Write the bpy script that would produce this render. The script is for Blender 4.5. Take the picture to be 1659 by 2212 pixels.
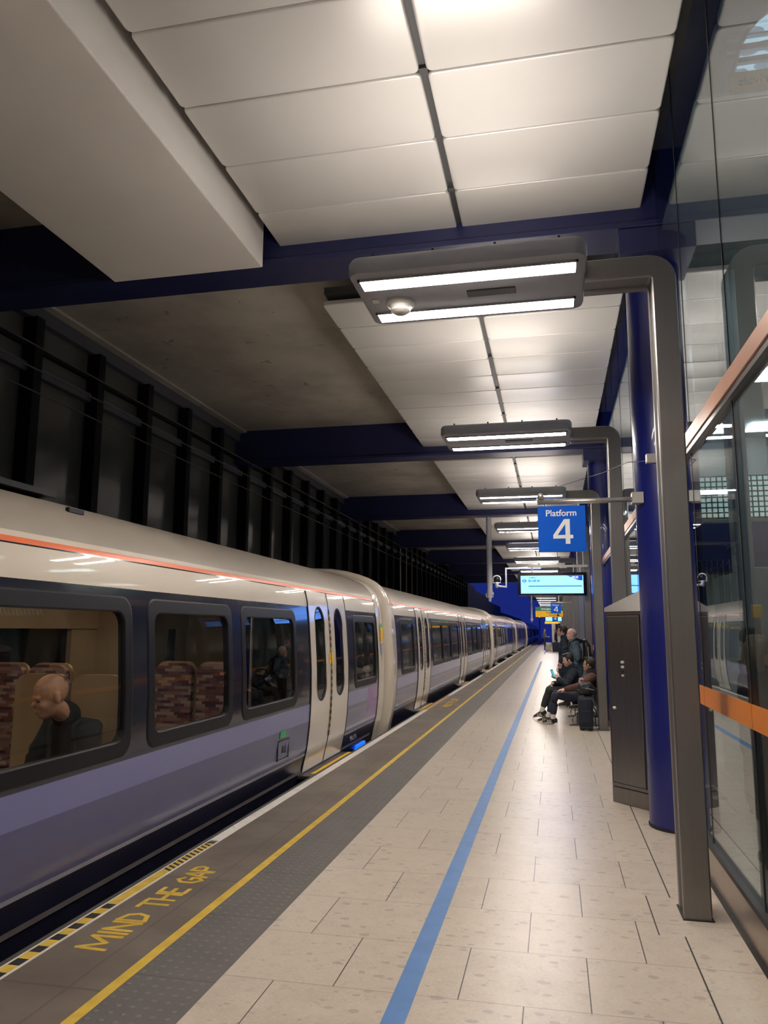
import bpy, bmesh, math, random
from mathutils import Vector, Matrix, Quaternion
random.seed(7)
S = bpy.context.scene
COL = S.collection
for o in list(bpy.data.objects):
    bpy.data.objects.remove(o, do_unlink=True)

# ------------------------------------------------------------------ camera
cam_data = bpy.data.cameras.new('camera')
cam = bpy.data.objects.new('camera', cam_data)
COL.objects.link(cam)
R3 = Matrix(((0.9769082615985173, 0.028539881556633097, 0.21174447709750574),
             (0.213622601238427, -0.14880921337969336, -0.9655160289987136),
             (0.003953815965720307, 0.9884539914300767, -0.15146971368976364)))
cam.matrix_world = Matrix.Translation((0, 0, 1.62)) @ R3.to_4x4()
cam_data.sensor_fit = 'VERTICAL'
cam_data.sensor_height = 36.0
cam_data.lens = 36.0 * 1661.0 / 2212.0
cam_data.clip_end = 500
cam_data.clip_start = 0.05
S.camera = cam

# ------------------------------------------------------------------ world, exposure
W = bpy.data.worlds.new('world')
S.world = W
W.use_nodes = True
bg = W.node_tree.nodes['Background']
bg.inputs[0].default_value = (0.012, 0.024, 0.22, 1)      # blue backdrop added in place of lens glare at the station's far end
bg.inputs[1].default_value = 0.8
S.view_settings.view_transform = 'Standard'
S.view_settings.look = 'None'
S.view_settings.exposure = 0.0
S.view_settings.gamma = 1.0
LAMP_DOWN = 66.0        # radiance of the fluorescent diffusers
LAMP_UP = 12.0          # radiance of the indirect light on top of each lamp
LAMP_COLOUR = (1.0, 0.905, 0.82)
SCREEN = 3.0

# ------------------------------------------------------------------ materials
def _nt(name):
    m = bpy.data.materials.new(name)
    m.use_nodes = True
    nt = m.node_tree
    return m, nt, nt.nodes['Principled BSDF']

def C4(c):
    return (c[0], c[1], c[2], 1)

def mat(name, col, rough=0.5, metal=0.0, var=0.06, vscale=3.0, bump=0.0, bscale=60.0, spec=0.5, stretch=None, coat=0.0):
    """plain material with a little procedural variation of colour and optional fine bump"""
    m, nt, p = _nt(name)
    p.inputs['Roughness'].default_value = rough
    p.inputs['Metallic'].default_value = metal
    p.inputs['Specular IOR Level'].default_value = spec
    p.inputs['Coat Weight'].default_value = coat
    p.inputs['Coat Roughness'].default_value = 0.03
    tc = nt.nodes.new('ShaderNodeTexCoord')
    mp = nt.nodes.new('ShaderNodeMapping')
    nt.links.new(tc.outputs['Object'], mp.inputs[0])
    if stretch:
        mp.inputs['Scale'].default_value = stretch
    n = nt.nodes.new('ShaderNodeTexNoise')
    n.inputs['Scale'].default_value = vscale
    n.inputs['Detail'].default_value = 5
    nt.links.new(mp.outputs[0], n.inputs['Vector'])
    r = nt.nodes.new('ShaderNodeValToRGB')
    r.color_ramp.elements[0].position = 0.3
    r.color_ramp.elements[1].position = 0.7
    r.color_ramp.elements[0].color = C4([max(0, c * (1 - var)) for c in col])
    r.color_ramp.elements[1].color = C4([min(1, c * (1 + var)) for c in col])
    nt.links.new(n.outputs['Fac'], r.inputs[0])
    nt.links.new(r.outputs[0], p.inputs['Base Color'])
    if bump > 0:
        n2 = nt.nodes.new('ShaderNodeTexNoise')
        n2.inputs['Scale'].default_value = bscale
        nt.links.new(mp.outputs[0], n2.inputs['Vector'])
        b = nt.nodes.new('ShaderNodeBump')
        b.inputs['Strength'].default_value = bump
        b.inputs['Distance'].default_value = 0.01
        nt.links.new(n2.outputs['Fac'], b.inputs['Height'])
        nt.links.new(b.outputs[0], p.inputs['Normal'])
    return m

def emit(name, col, strength):
    m, nt, p = _nt(name)
    p.inputs['Base Color'].default_value = (0.02, 0.02, 0.02, 1)
    p.inputs['Roughness'].default_value = 0.4
    p.inputs['Emission Color'].default_value = C4(col)
    p.inputs['Emission Strength'].default_value = strength
    return m

def glass(name, tint, ior=1.55, rough=0.0):
    """single-sheet glazing: Fresnel mirror over clear tinted transmission"""
    m = bpy.data.materials.new(name)
    m.use_nodes = True
    nt = m.node_tree
    nt.nodes.remove(nt.nodes['Principled BSDF'])
    out = nt.nodes['Material Output']
    fr = nt.nodes.new('ShaderNodeFresnel')
    geo = nt.nodes.new('ShaderNodeNewGeometry')
    mr = nt.nodes.new('ShaderNodeMapRange')          # same mirror strength from either side of the sheet
    mr.inputs[3].default_value = ior
    mr.inputs[4].default_value = 1.0 / ior
    nt.links.new(geo.outputs['Backfacing'], mr.inputs[0])
    nt.links.new(mr.outputs[0], fr.inputs['IOR'])
    tr = nt.nodes.new('ShaderNodeBsdfTransparent')
    tr.inputs[0].default_value = C4(tint)
    gl = nt.nodes.new('ShaderNodeBsdfGlossy')
    gl.inputs['Roughness'].default_value = rough
    gl.inputs[0].default_value = (0.95, 0.98, 1, 1)
    mx = nt.nodes.new('ShaderNodeMixShader')
    nt.links.new(fr.outputs[0], mx.inputs[0])
    nt.links.new(tr.outputs[0], mx.inputs[1])
    nt.links.new(gl.outputs[0], mx.inputs[2])
    nt.links.new(mx.outputs[0], out.inputs[0])
    return m

class NG:
    """small helper to write node maths"""
    def __init__(s, nt):
        s.nt = nt
    def m(s, op, a, b=0.0, c=0.0):
        n = s.nt.nodes.new('ShaderNodeMath')
        n.operation = op
        for i, v in enumerate((a, b, c)):
            if isinstance(v, (int, float)):
                n.inputs[i].default_value = v
            else:
                s.nt.links.new(v, n.inputs[i])
        return n.outputs[0]
    def mix(s, f, a, b):
        n = s.nt.nodes.new('ShaderNodeMix')
        n.data_type = 'RGBA'
        for idx, v in ((0, f), (6, a), (7, b)):
            if isinstance(v, (int, float)):
                n.inputs[idx].default_value = v
            elif isinstance(v, tuple):
                n.inputs[idx].default_value = C4(v)
            else:
                s.nt.links.new(v, n.inputs[idx])
        return n.outputs[2]
    def noise(s, vec, scale, detail=4, rough=0.5, dist=0.0):
        n = s.nt.nodes.new('ShaderNodeTexNoise')
        n.inputs['Scale'].default_value = scale
        n.inputs['Detail'].default_value = detail
        n.inputs['Roughness'].default_value = rough
        n.inputs['Distortion'].default_value = dist
        s.nt.links.new(vec, n.inputs['Vector'])
        return n.outputs['Fac']
    def smooth(s, v, a, b):
        n = s.nt.nodes.new('ShaderNodeMapRange')
        n.interpolation_type = 'SMOOTHSTEP'
        s.nt.links.new(v, n.inputs[0])
        n.inputs[1].default_value = a
        n.inputs[2].default_value = b
        return n.outputs[0]
    def pos(s):
        tc = s.nt.nodes.new('ShaderNodeTexCoord')
        sp = s.nt.nodes.new('ShaderNodeSeparateXYZ')
        s.nt.links.new(tc.outputs['Object'], sp.inputs[0])
        return tc.outputs['Object'], sp.outputs[0], sp.outputs[1], sp.outputs[2]

def floor_material():
    m, nt, p = _nt('terrazzo_tiles')
    g = NG(nt)
    v, x, y, z = g.pos()
    T = 0.5767
    ry = g.m('DIVIDE', g.m('SUBTRACT', y, 3.685), T)
    row = g.m('FLOOR', ry)
    fy = g.m('FRACT', ry)
    odd = g.m('FLOORED_MODULO', row, 2.0)
    rx = g.m('DIVIDE', g.m('SUBTRACT', g.m('SUBTRACT', x, 0.111), g.m('MULTIPLY', odd, 0.288)), 0.5755)
    fx = g.m('FRACT', rx)
    colx = g.m('FLOOR', rx)
    # joints
    dx = g.m('MULTIPLY', g.m('MINIMUM', fx, g.m('SUBTRACT', 1.0, fx)), 0.5755)
    dy = g.m('MULTIPLY', g.m('MINIMUM', fy, g.m('SUBTRACT', 1.0, fy)), T)
    jx = g.m('MULTIPLY', g.m('LESS_THAN', dx, 0.0028), g.m('LESS_THAN', x, 0.6))
    jy = g.m('LESS_THAN', dy, 0.0045)
    # per-tile tone
    wn = nt.nodes.new('ShaderNodeTexWhiteNoise')
    cb = nt.nodes.new('ShaderNodeCombineXYZ')
    nt.links.new(colx, cb.inputs[0]); nt.links.new(row, cb.inputs[1])
    nt.links.new(cb.outputs[0], wn.inputs[0])
    tone = g.mix(wn.outputs['Value'], (0.50, 0.43, 0.36), (0.56, 0.485, 0.40))
    n1 = g.noise(v, 5, 6, 0.6)
    c = g.mix(g.smooth(n1, 0.35, 0.7), tone, (0.57, 0.495, 0.415))
    # pale chips
    n2 = g.noise(v, 55, 3, 0.6, 0.4)
    c = g.mix(g.m('MULTIPLY', g.smooth(n2, 0.56, 0.62), 0.35), c, (0.64, 0.585, 0.51))
    # soft darker mottling
    n3 = g.noise(v, 17, 5, 0.7, 0.6)
    c = g.mix(g.m('MULTIPLY', g.smooth(n3, 0.52, 0.68), 0.42), c, (0.37, 0.315, 0.265))
    n4 = g.noise(v, 90, 2, 0.5)
    c = g.mix(g.m('MULTIPLY', g.smooth(n4, 0.58, 0.66), 0.35), c, (0.34, 0.29, 0.25))
    # grey brown pebbles, stretched
    mp = nt.nodes.new('ShaderNodeMapping')
    mp.inputs['Scale'].default_value = (11, 17, 1)
    mp.inputs['Rotation'].default_value = (0, 0, 0.4)
    nt.links.new(v, mp.inputs[0])
    vo = nt.nodes.new('ShaderNodeTexVoronoi')
    vo.inputs['Scale'].default_value = 1.0
    nt.links.new(mp.outputs[0], vo.inputs['Vector'])
    wn2 = nt.nodes.new('ShaderNodeSeparateColor')
    nt.links.new(vo.outputs['Color'], wn2.inputs[0])
    size = g.m('MULTIPLY', g.m('SUBTRACT', wn2.outputs[0], 0.36), 0.58)
    wob = g.m('MULTIPLY', g.m('SUBTRACT', g.noise(v, 38, 2), 0.5), 0.28)
    peb = g.m('LESS_THAN', g.m('ADD', vo.outputs['Distance'], wob), size)
    c = g.mix(g.m('MULTIPLY', peb, 0.55), c, (0.29, 0.255, 0.23))
    c = g.mix(g.m('MULTIPLY', jy, 0.55), c, (0.27, 0.22, 0.17))
    c = g.mix(jx, c, (0.05, 0.045, 0.05))
    nt.links.new(c, p.inputs['Base Color'])
    p.inputs['Roughness'].default_value = 0.28
    p.inputs['Specular IOR Level'].default_value = 0.36
    return m

def tactile_material():
    m, nt, p = _nt('tactile_rubber')
    g = NG(nt)
    v, x, y, z = g.pos()
    px = g.m('SUBTRACT', g.m('FRACT', g.m('DIVIDE', x, 0.0667)), 0.5)
    py = g.m('SUBTRACT', g.m('FRACT', g.m('DIVIDE', y, 0.0667)), 0.5)
    d = g.m('SQRT', g.m('ADD', g.m('MULTIPLY', px, px), g.m('MULTIPLY', py, py)))
    dot = g.m('SUBTRACT', 1.0, g.smooth(d, 0.10, 0.24))
    n = g.noise(v, 4, 5)
    c = g.mix(n, (0.105, 0.098, 0.092), (0.15, 0.138, 0.128))
    c = g.mix(g.m('MULTIPLY', dot, 0.35), c, (0.23, 0.22, 0.215))
    jn = g.m('LESS_THAN', g.m('ABSOLUTE', g.m('SUBTRACT', g.m('FRACT', g.m('DIVIDE', y, 0.8)), 0.5)), 0.004)
    c = g.mix(g.m('MULTIPLY', jn, 0.6), c, (0.03, 0.03, 0.03))
    nt.links.new(c, p.inputs['Base Color'])
    b = nt.nodes.new('ShaderNodeBump')
    b.inputs['Strength'].default_value = 0.6
    b.inputs['Distance'].default_value = 0.006
    nt.links.new(dot, b.inputs['Height'])
    nt.links.new(b.outputs[0], p.inputs['Normal'])
    p.inputs['Roughness'].default_value = 0.6
    return m

def coping_material():
    m, nt, p = _nt('coping_slabs')
    g = NG(nt)
    v, x, y, z = g.pos()
    n = g.noise(v, 1.6, 6, 0.6)
    c = g.mix(g.smooth(n, 0.3, 0.72), (0.135, 0.108, 0.086), (0.215, 0.175, 0.138))
    n2 = g.noise(v, 160, 2)
    c = g.mix(g.m('MULTIPLY', n2, 0.25), c, (0.06, 0.05, 0.045))
    wob = g.m('MULTIPLY', g.m('SUBTRACT', g.noise(v, 3, 2), 0.5), 0.02)
    fy = g.m('FRACT', g.m('DIVIDE', g.m('ADD', g.m('SUBTRACT', y, 2.62), wob), 1.57))
    j = g.m('LESS_THAN', g.m('ABSOLUTE', g.m('SUBTRACT', fy, 0.5)), 0.006)
    j2 = g.m('LESS_THAN', g.m('ABSOLUTE', g.m('ADD', g.m('ADD', x, 2.215), wob)), 0.006)
    c = g.mix(g.m('MULTIPLY', g.m('MAXIMUM', j, j2), 0.45), c, (0.05, 0.04, 0.035))
    nt.links.new(c, p.inputs['Base Color'])
    p.inputs['Roughness'].default_value = 0.5
    return m

def soffit_material():
    m, nt, p = _nt('stained_concrete')
    g = NG(nt)
    v, x, y, z = g.pos()
    n = g.noise(v, 0.9, 7, 0.62)
    c = g.mix(g.smooth(n, 0.3, 0.7), (0.34, 0.31, 0.265), (0.48, 0.44, 0.375))
    sp = g.noise(v, 4.5, 3, 0.5)
    c = g.mix(g.m('MULTIPLY', g.smooth(sp, 0.68, 0.74), 0.5), c, (0.12, 0.09, 0.06))
    nt.links.new(c, p.inputs['Base Color'])
    p.inputs['Roughness'].default_value = 0.85
    return m

def moquette_material():
    m, nt, p = _nt('seat_moquette')
    g = NG(nt)
    v, x, y, z = g.pos()
    rz = g.m('FLOOR', g.m('DIVIDE', z, 0.028))
    rx = g.m('FLOOR', g.m('DIVIDE', g.m('ADD', g.m('ADD', x, y), g.m('MULTIPLY', rz, 0.037)), 0.11))
    cb = nt.nodes.new('ShaderNodeCombineXYZ')
    nt.links.new(rx, cb.inputs[0]); nt.links.new(rz, cb.inputs[1])
    wn = nt.nodes.new('ShaderNodeTexWhiteNoise')
    nt.links.new(cb.outputs[0], wn.inputs[0])
    r = nt.nodes.new('ShaderNodeValToRGB')
    r.color_ramp.interpolation = 'CONSTANT'
    cols = [(0.10, 0.045, 0.07), (0.30, 0.17, 0.17), (0.42, 0.33, 0.30), (0.16, 0.09, 0.13), (0.33, 0.24, 0.24), (0.24, 0.10, 0.10)]
    e = r.color_ramp.elements
    while len(e) < 6:
        e.new(0.5)
    for i, cc in enumerate(cols):
        e[i].position = i / 6.0
        e[i].color = C4(cc)
    nt.links.new(wn.outputs['Value'], r.inputs[0])
    nt.links.new(r.outputs[0], p.inputs['Base Color'])
    p.inputs['Roughness'].default_value = 0.9
    return m

def skylight_material():
    m, nt, p = _nt('skylight')
    g = NG(nt)
    v, x, y, z = g.pos()
    vo = nt.nodes.new('ShaderNodeTexVoronoi')
    mp = nt.nodes.new('ShaderNodeMapping')
    mp.inputs['Scale'].default_value = (2.2, 2.2, 4.5)
    nt.links.new(v, mp.inputs[0])
    nt.links.new(mp.outputs[0], vo.inputs['Vector'])
    vo.inputs['Scale'].default_value = 1.5
    hole = g.m('LESS_THAN', vo.outputs['Distance'], 0.36)
    c = g.mix(hole, (0.50, 0.78, 1.0), (0.10, 0.20, 0.32))
    nt.links.new(c, p.inputs['Emission Color'])
    p.inputs['Emission Strength'].default_value = 1.2
    p.inputs['Base Color'].default_value = (0.1, 0.12, 0.14, 1)
    return m

M = {}
M['floor'] = floor_material()
M['tactile'] = tactile_material()
M['coping'] = coping_material()
M['soffit'] = soffit_material()
M['moquette'] = moquette_material()
M['skylight'] = skylight_material()
M['panel'] = mat('white_metal_panel', (0.64, 0.625, 0.60), 0.36, 0.22, 0.02, 1.2, spec=0.55)
M['slotdark'] = mat('dark_metal_channel', (0.05, 0.05, 0.052), 0.5)
M['navy'] = mat('navy_painted_steel', (0.016, 0.020, 0.085), 0.42, 0, 0.08, 2)
M['columnblue'] = mat('royal_blue_paint', (0.007, 0.013, 0.15), 0.34, 0, 0.05, 2, coat=0.35)
M['duct'] = mat('pale_sheet_metal', (0.86, 0.83, 0.79), 0.55, 0, 0.03, 1.5)
M['steel'] = mat('brushed_steel', (0.215, 0.207, 0.20), 0.42, 0.85, 0.025, 8, stretch=(6, 6, 0.3))
M['steel_dark'] = mat('brushed_cabinet_steel', (0.25, 0.235, 0.235), 0.30, 0.9, 0.05, 8, stretch=(6, 6, 0.3))
M['steel_light'] = mat('satin_galvanised_steel', (0.55, 0.53, 0.50), 0.35, 0.8, 0.05, 6)
M['plinth'] = mat('satin_plinth_steel', (0.42, 0.35, 0.29), 0.3, 0.85, 0.06, 4)
M['lampbody'] = mat('grey_lamp_casing', (0.34, 0.355, 0.40), 0.45, 0.2, 0.05, 5)
M['lampdark'] = mat('dark_lamp_plate', (0.05, 0.055, 0.065), 0.4)
M['black'] = mat('black_rubber', (0.012, 0.012, 0.014), 0.5)
M['blackgloss'] = mat('black_gloss', (0.010, 0.010, 0.014), 0.12)
M['whiteplastic'] = mat('white_plastic', (0.75, 0.74, 0.70), 0.35)
M['greycam'] = mat('grey_camera_casing', (0.50, 0.50, 0.52), 0.4)
M['yellow'] = mat('yellow_line_paint', (0.66, 0.44, 0.06), 0.55, 0, 0.16, 9)
M['whiteline'] = mat('white_line_paint', (0.74, 0.70, 0.64), 0.55, 0, 0.08, 8)
M['blueline'] = mat('blue_line_paint', (0.075, 0.20, 0.46), 0.5, 0, 0.10, 7)
M['blackpaint'] = mat('black_line_paint', (0.025, 0.025, 0.03), 0.5)
M['lip'] = mat('dark_platform_nosing', (0.07, 0.066, 0.062), 0.6)
M['ballast'] = mat('dark_ballast', (0.03, 0.03, 0.03), 0.95, 0, 0.4, 20, bump=1.0, bscale=25)
M['rail'] = mat('rail_steel', (0.2, 0.18, 0.16), 0.4, 0.9)
M['wallpane'] = mat('dark_wall_glazing', (0.085, 0.09, 0.085), 0.14, 0, 0.1, 1.0, spec=0.5)
M['stud'] = mat('dark_wall_post', (0.005, 0.005, 0.006), 0.7, spec=0.2)
M['edgebeam'] = mat('grey_edge_beam', (0.075, 0.078, 0.095), 0.6)
M['wire'] = mat('overhead_wire', (0.03, 0.03, 0.03), 0.7)
# train
M['t_white'] = mat('carriage_white', (0.66, 0.585, 0.485), 0.30, 0, 0.015, 1, spec=0.3, coat=0.7)
M['t_door'] = mat('carriage_door_white', (0.64, 0.58, 0.50), 0.2, 0, 0.015, 1, coat=0.5)
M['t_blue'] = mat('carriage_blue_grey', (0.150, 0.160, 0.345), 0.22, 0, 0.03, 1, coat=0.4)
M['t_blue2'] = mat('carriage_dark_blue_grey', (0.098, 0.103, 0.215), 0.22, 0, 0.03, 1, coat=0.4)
M['t_purple'] = mat('carriage_purple', (0.19, 0.075, 0.30), 0.22, 0, 0.03, 1, coat=0.4)
M['t_black'] = mat('carriage_window_band', (0.012, 0.013, 0.024), 0.14, 0, 0.05, 1, coat=0.3)
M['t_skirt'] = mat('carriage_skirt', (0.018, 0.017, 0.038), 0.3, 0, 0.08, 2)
M['t_orange'] = mat('carriage_orange_stripe', (0.82, 0.15, 0.035), 0.3, 0, 0.03, 2)
M['t_roof'] = mat('carriage_roof_grey', (0.36, 0.32, 0.27), 0.42, 0, 0.06, 1.5)
M['t_sill'] = mat('carriage_sill_strip', (0.36, 0.36, 0.42), 0.3)
M['t_frame'] = mat('window_frame_grey', (0.007, 0.007, 0.010), 0.4, spec=0.25)
M['t_bellows'] = mat('gangway_bellows', (0.06, 0.06, 0.06), 0.8)
M['t_glass'] = glass('carriage_glass', (0.74, 0.74, 0.72), 1.45)
M['t_darkglass'] = mat('dark_tinted_glass', (0.012, 0.013, 0.018), 0.05, 0, 0.05, 1, spec=0.7)
M['amber'] = mat('amber_marking', (0.55, 0.30, 0.07), 0.4)
M['tan'] = mat('tan_seat_shell', (0.40, 0.29, 0.18), 0.35)
M['inwall'] = mat('beige_interior_panel', (0.52, 0.41, 0.29), 0.45)
M['infloor'] = mat('interior_floor', (0.10, 0.09, 0.09), 0.7)
M['led'] = emit('interior_light_strip', (1.0, 0.78, 0.52), 5.0)
M['ledbright'] = emit('bright_light_strip', (1.0, 0.9, 0.7), 2.0)
# signs
M['signblue'] = mat('sign_blue', (0.001, 0.105, 0.62), 0.5, spec=0.15)
M['signwhite'] = mat('sign_white', (0.85, 0.85, 0.85), 0.4)
M['signgreen'] = mat('sign_green', (0.01, 0.22, 0.15), 0.4)
M['signyellow'] = mat('sign_yellow', (0.85, 0.50, 0.02), 0.4)
M['tube'] = emit('fluorescent_diffuser', LAMP_COLOUR, LAMP_DOWN)
M['uplight'] = emit('indirect_diffuser', LAMP_COLOUR, LAMP_UP)
M['screen'] = emit('screen_pale_cyan', (0.13, 0.33, 1.0), SCREEN * 1.25)
M['screenrear'] = emit('rear_screen_blue', (0.10, 0.30, 1.0), SCREEN * 2.2)  # for the glow sheet added behind each screen
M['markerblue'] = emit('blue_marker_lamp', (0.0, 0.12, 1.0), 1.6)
M['screenblue'] = emit('screen_blue', (0.0, 0.08, 0.75), SCREEN * 0.3)
M['screenteal'] = emit('screen_teal_text', (0.0, 0.16, 0.26), SCREEN * 0.3)
M['screenpale'] = emit('screen_pale_text', (0.10, 0.50, 0.62), SCREEN * 0.32)
M['screenwhite'] = emit('screen_white_text', (0.9, 1.0, 1.0), SCREEN * 0.4)
M['redlamp'] = emit('red_signal_light', (1.0, 0.25, 0.08), 12.0)
M['g_main'] = glass('shopfront_glass', (0.78, 0.83, 0.83), 1.62)
M['orange'] = mat('orange_glass_film', (0.72, 0.23, 0.035), 0.35, 0, 0.02, 2)
M['coral'] = mat('copper_transom', (0.48, 0.27, 0.19), 0.35, 0.3, 0.05, 3)
M['mullion'] = mat('dark_joint', (0.02, 0.022, 0.024), 0.5)
M['roomgrey'] = mat('concourse_grey', (0.34, 0.35, 0.36), 0.6)
M['backwall'] = mat('pale_rear_wall', (0.62, 0.58, 0.53), 0.7)
M['darkfascia'] = mat('navy_fascia', (0.018, 0.026, 0.13), 0.5)
M['roomlight'] = mat('concourse_pale_wall', (0.46, 0.51, 0.55), 0.6)
M['lattice'] = emit('lattice_window_light', (0.72, 0.92, 0.86), 1.0)
M['latbar'] = mat('lattice_bars', (0.05, 0.07, 0.07), 0.6)
M['roomlamp'] = emit('concourse_lamp', (0.86, 1.0, 1.0), 13.0)
# people
M['skin'] = mat('skin_pale', (0.60, 0.36, 0.27), 0.5, 0, 0.06, 20)
M['skin2'] = mat('skin_warm', (0.50, 0.27, 0.17), 0.5, 0, 0.06, 20)
M['skinpink'] = mat('skin_pink', (0.66, 0.38, 0.33), 0.45, 0, 0.06, 20)
M['hairdark'] = mat('dark_hair', (0.014, 0.011, 0.011), 0.55, 0, 0.3, 60, bump=0.6, bscale=120)
M['hairbrown'] = mat('brown_hair', (0.035, 0.025, 0.02), 0.55, 0, 0.3, 60, bump=0.6, bscale=120)
M['hairgrey'] = mat('cropped_grey_hair', (0.26, 0.20, 0.18), 0.6, 0, 0.2, 60)
M['hairblond'] = mat('light_brown_hair', (0.16, 0.10, 0.06), 0.55, 0, 0.3, 60, bump=0.5, bscale=120)
M['eye'] = mat('dark_eye', (0.02, 0.014, 0.012), 0.2)
M['cl_brown'] = mat('brown_jacket', (0.085, 0.036, 0.024), 0.85, 0, 0.2, 18, bump=0.4, bscale=30)
M['cl_navy'] = mat('navy_jumper', (0.013, 0.018, 0.034), 0.9, 0, 0.2, 18, bump=0.4, bscale=30)
M['cl_navy2'] = mat('navy_trousers', (0.022, 0.026, 0.05), 0.9, 0, 0.15, 18, bump=0.4, bscale=30)
M['cl_olive'] = mat('dark_olive_trousers', (0.032, 0.036, 0.033), 0.9, 0, 0.15, 18, bump=0.4, bscale=30)
M['cl_teal'] = mat('dark_teal_coat', (0.013, 0.027, 0.045), 0.85, 0, 0.15, 15, bump=0.3, bscale=30)
M['cl_hood'] = mat('blue_grey_hoodie', (0.075, 0.125, 0.165), 0.9, 0, 0.15, 15, bump=0.4, bscale=30)
M['cl_black'] = mat('black_cloth', (0.011, 0.011, 0.014), 0.9, 0, 0.2, 15)
M['cl_grey'] = mat('grey_jumper', (0.16, 0.155, 0.17), 0.9, 0, 0.15, 15)
M['cl_white'] = mat('cream_trousers', (0.70, 0.64, 0.54), 0.85, 0, 0.08, 15)
M['sock'] = mat('white_sock', (0.72, 0.68, 0.64), 0.9)
M['shoe'] = mat('black_suede', (0.02, 0.018, 0.017), 0.8)
M['sole'] = mat('pale_sole', (0.50, 0.45, 0.38), 0.7)
M['bagdark'] = mat('dark_navy_fabric', (0.012, 0.017, 0.034), 0.75, 0, 0.25, 20, bump=0.3, bscale=60)
M['bagblack'] = mat('black_bag_fabric', (0.016, 0.017, 0.022), 0.5, 0, 0.25, 20, bump=0.3, bscale=40)
M['bagcream'] = mat('cream_suitcase_shell', (0.50, 0.46, 0.42), 0.5)
M['greygreen'] = mat('pale_grey_bag', (0.30, 0.33, 0.31), 0.7)
M['red'] = mat('red_patch', (0.65, 0.04, 0.03), 0.5)
M['benchmetal'] = mat('bench_metal', (0.10, 0.095, 0.09), 0.4, 0.8)
M['paper'] = mat('printed_notice', (0.30, 0.30, 0.30), 0.6)
M['green'] = mat('green_notice', (0.05, 0.40, 0.14), 0.5)
M['noticeblue'] = mat('blue_notice', (0.02, 0.13, 0.62), 0.5)
M['farwall'] = mat('grey_far_wall_panels', (0.45, 0.44, 0.43), 0.8, 0, 0.2, 2)
M['stonewall'] = mat('dark_brick_wall', (0.14, 0.13, 0.13), 0.9, 0, 0.4, 3, bump=0.8, bscale=8)
# ------------------------------------------------------------------ object helpers
def tag(o, label, cat=None, group=None, kind=None):
    o['label'] = label
    if cat: o['category'] = cat
    if group: o['group'] = group
    if kind: o['kind'] = kind
    return o

def empty(name, loc, label, cat, group=None, kind=None, rz=0.0):
    o = bpy.data.objects.new(name, None)
    o.empty_display_size = 0.1
    COL.objects.link(o)
    o.location = loc
    o.rotation_euler = (0, 0, rz)
    return tag(o, label, cat, group, kind)

def obj(name, bm, mats, parent=None, smooth=False, loc=None, rot=None):
    """link a bmesh as one object; geometry is given in the parent's space"""
    me = bpy.data.meshes.new(name)
    bmesh.ops.recalc_face_normals(bm, faces=bm.faces)
    bm.to_mesh(me)
    bm.free()
    if not isinstance(mats, (list, tuple)):
        mats = [mats]
    for m in mats:
        me.materials.append(m)
    if smooth:
        for p in me.polygons:
            p.use_smooth = True
    o = bpy.data.objects.new(name, me)
    COL.objects.link(o)
    if parent: o.parent = parent
    if loc: o.location = loc
    if rot: o.rotation_euler = rot
    return o

def autosmooth(o, ang=35):
    me = o.data
    for p in me.polygons:
        p.use_smooth = True
    bm = bmesh.new(); bm.from_mesh(me)
    for e in bm.edges:
        if len(e.link_faces) == 2 and e.calc_face_angle(0) > math.radians(ang):
            e.smooth = False
    bm.to_mesh(me); bm.free()
    return o

def box(bm, x0, x1, y0, y1, z0, z1, mi=0, bev=0.0, seg=2):
    vs = [bm.verts.new(p) for p in ((x0, y0, z0), (x1, y0, z0), (x1, y1, z0), (x0, y1, z0),
                                    (x0, y0, z1), (x1, y0, z1), (x1, y1, z1), (x0, y1, z1))]
    fs = [bm.faces.new([vs[i] for i in f]) for f in
          ((0, 3, 2, 1), (4, 5, 6, 7), (0, 1, 5, 4), (1, 2, 6, 5), (2, 3, 7, 6), (3, 0, 4, 7))]
    for f in fs: f.material_index = mi
    if bev > 0:
        es = set()
        for f in fs: es.update(f.edges)
        r = bmesh.ops.bevel(bm, geom=list(es), offset=bev, segments=seg, affect='EDGES', profile=0.5)
        for f in r['faces']: f.material_index = mi
    return vs

def B(*a, **k):
    bm = bmesh.new()
    box(bm, *a, **k)
    return bm

def frame_axes(d, hint=None):
    d = d.normalized()
    u = Vector(hint) if hint else (Vector((0, 0, 1)) if abs(d.z) < 0.95 else Vector((1, 0, 0)))
    u = (u - d * u.dot(d))
    if u.length < 1e-5:
        u = d.orthogonal()
    u.normalize()
    return u, d.cross(u).normalized()

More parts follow.
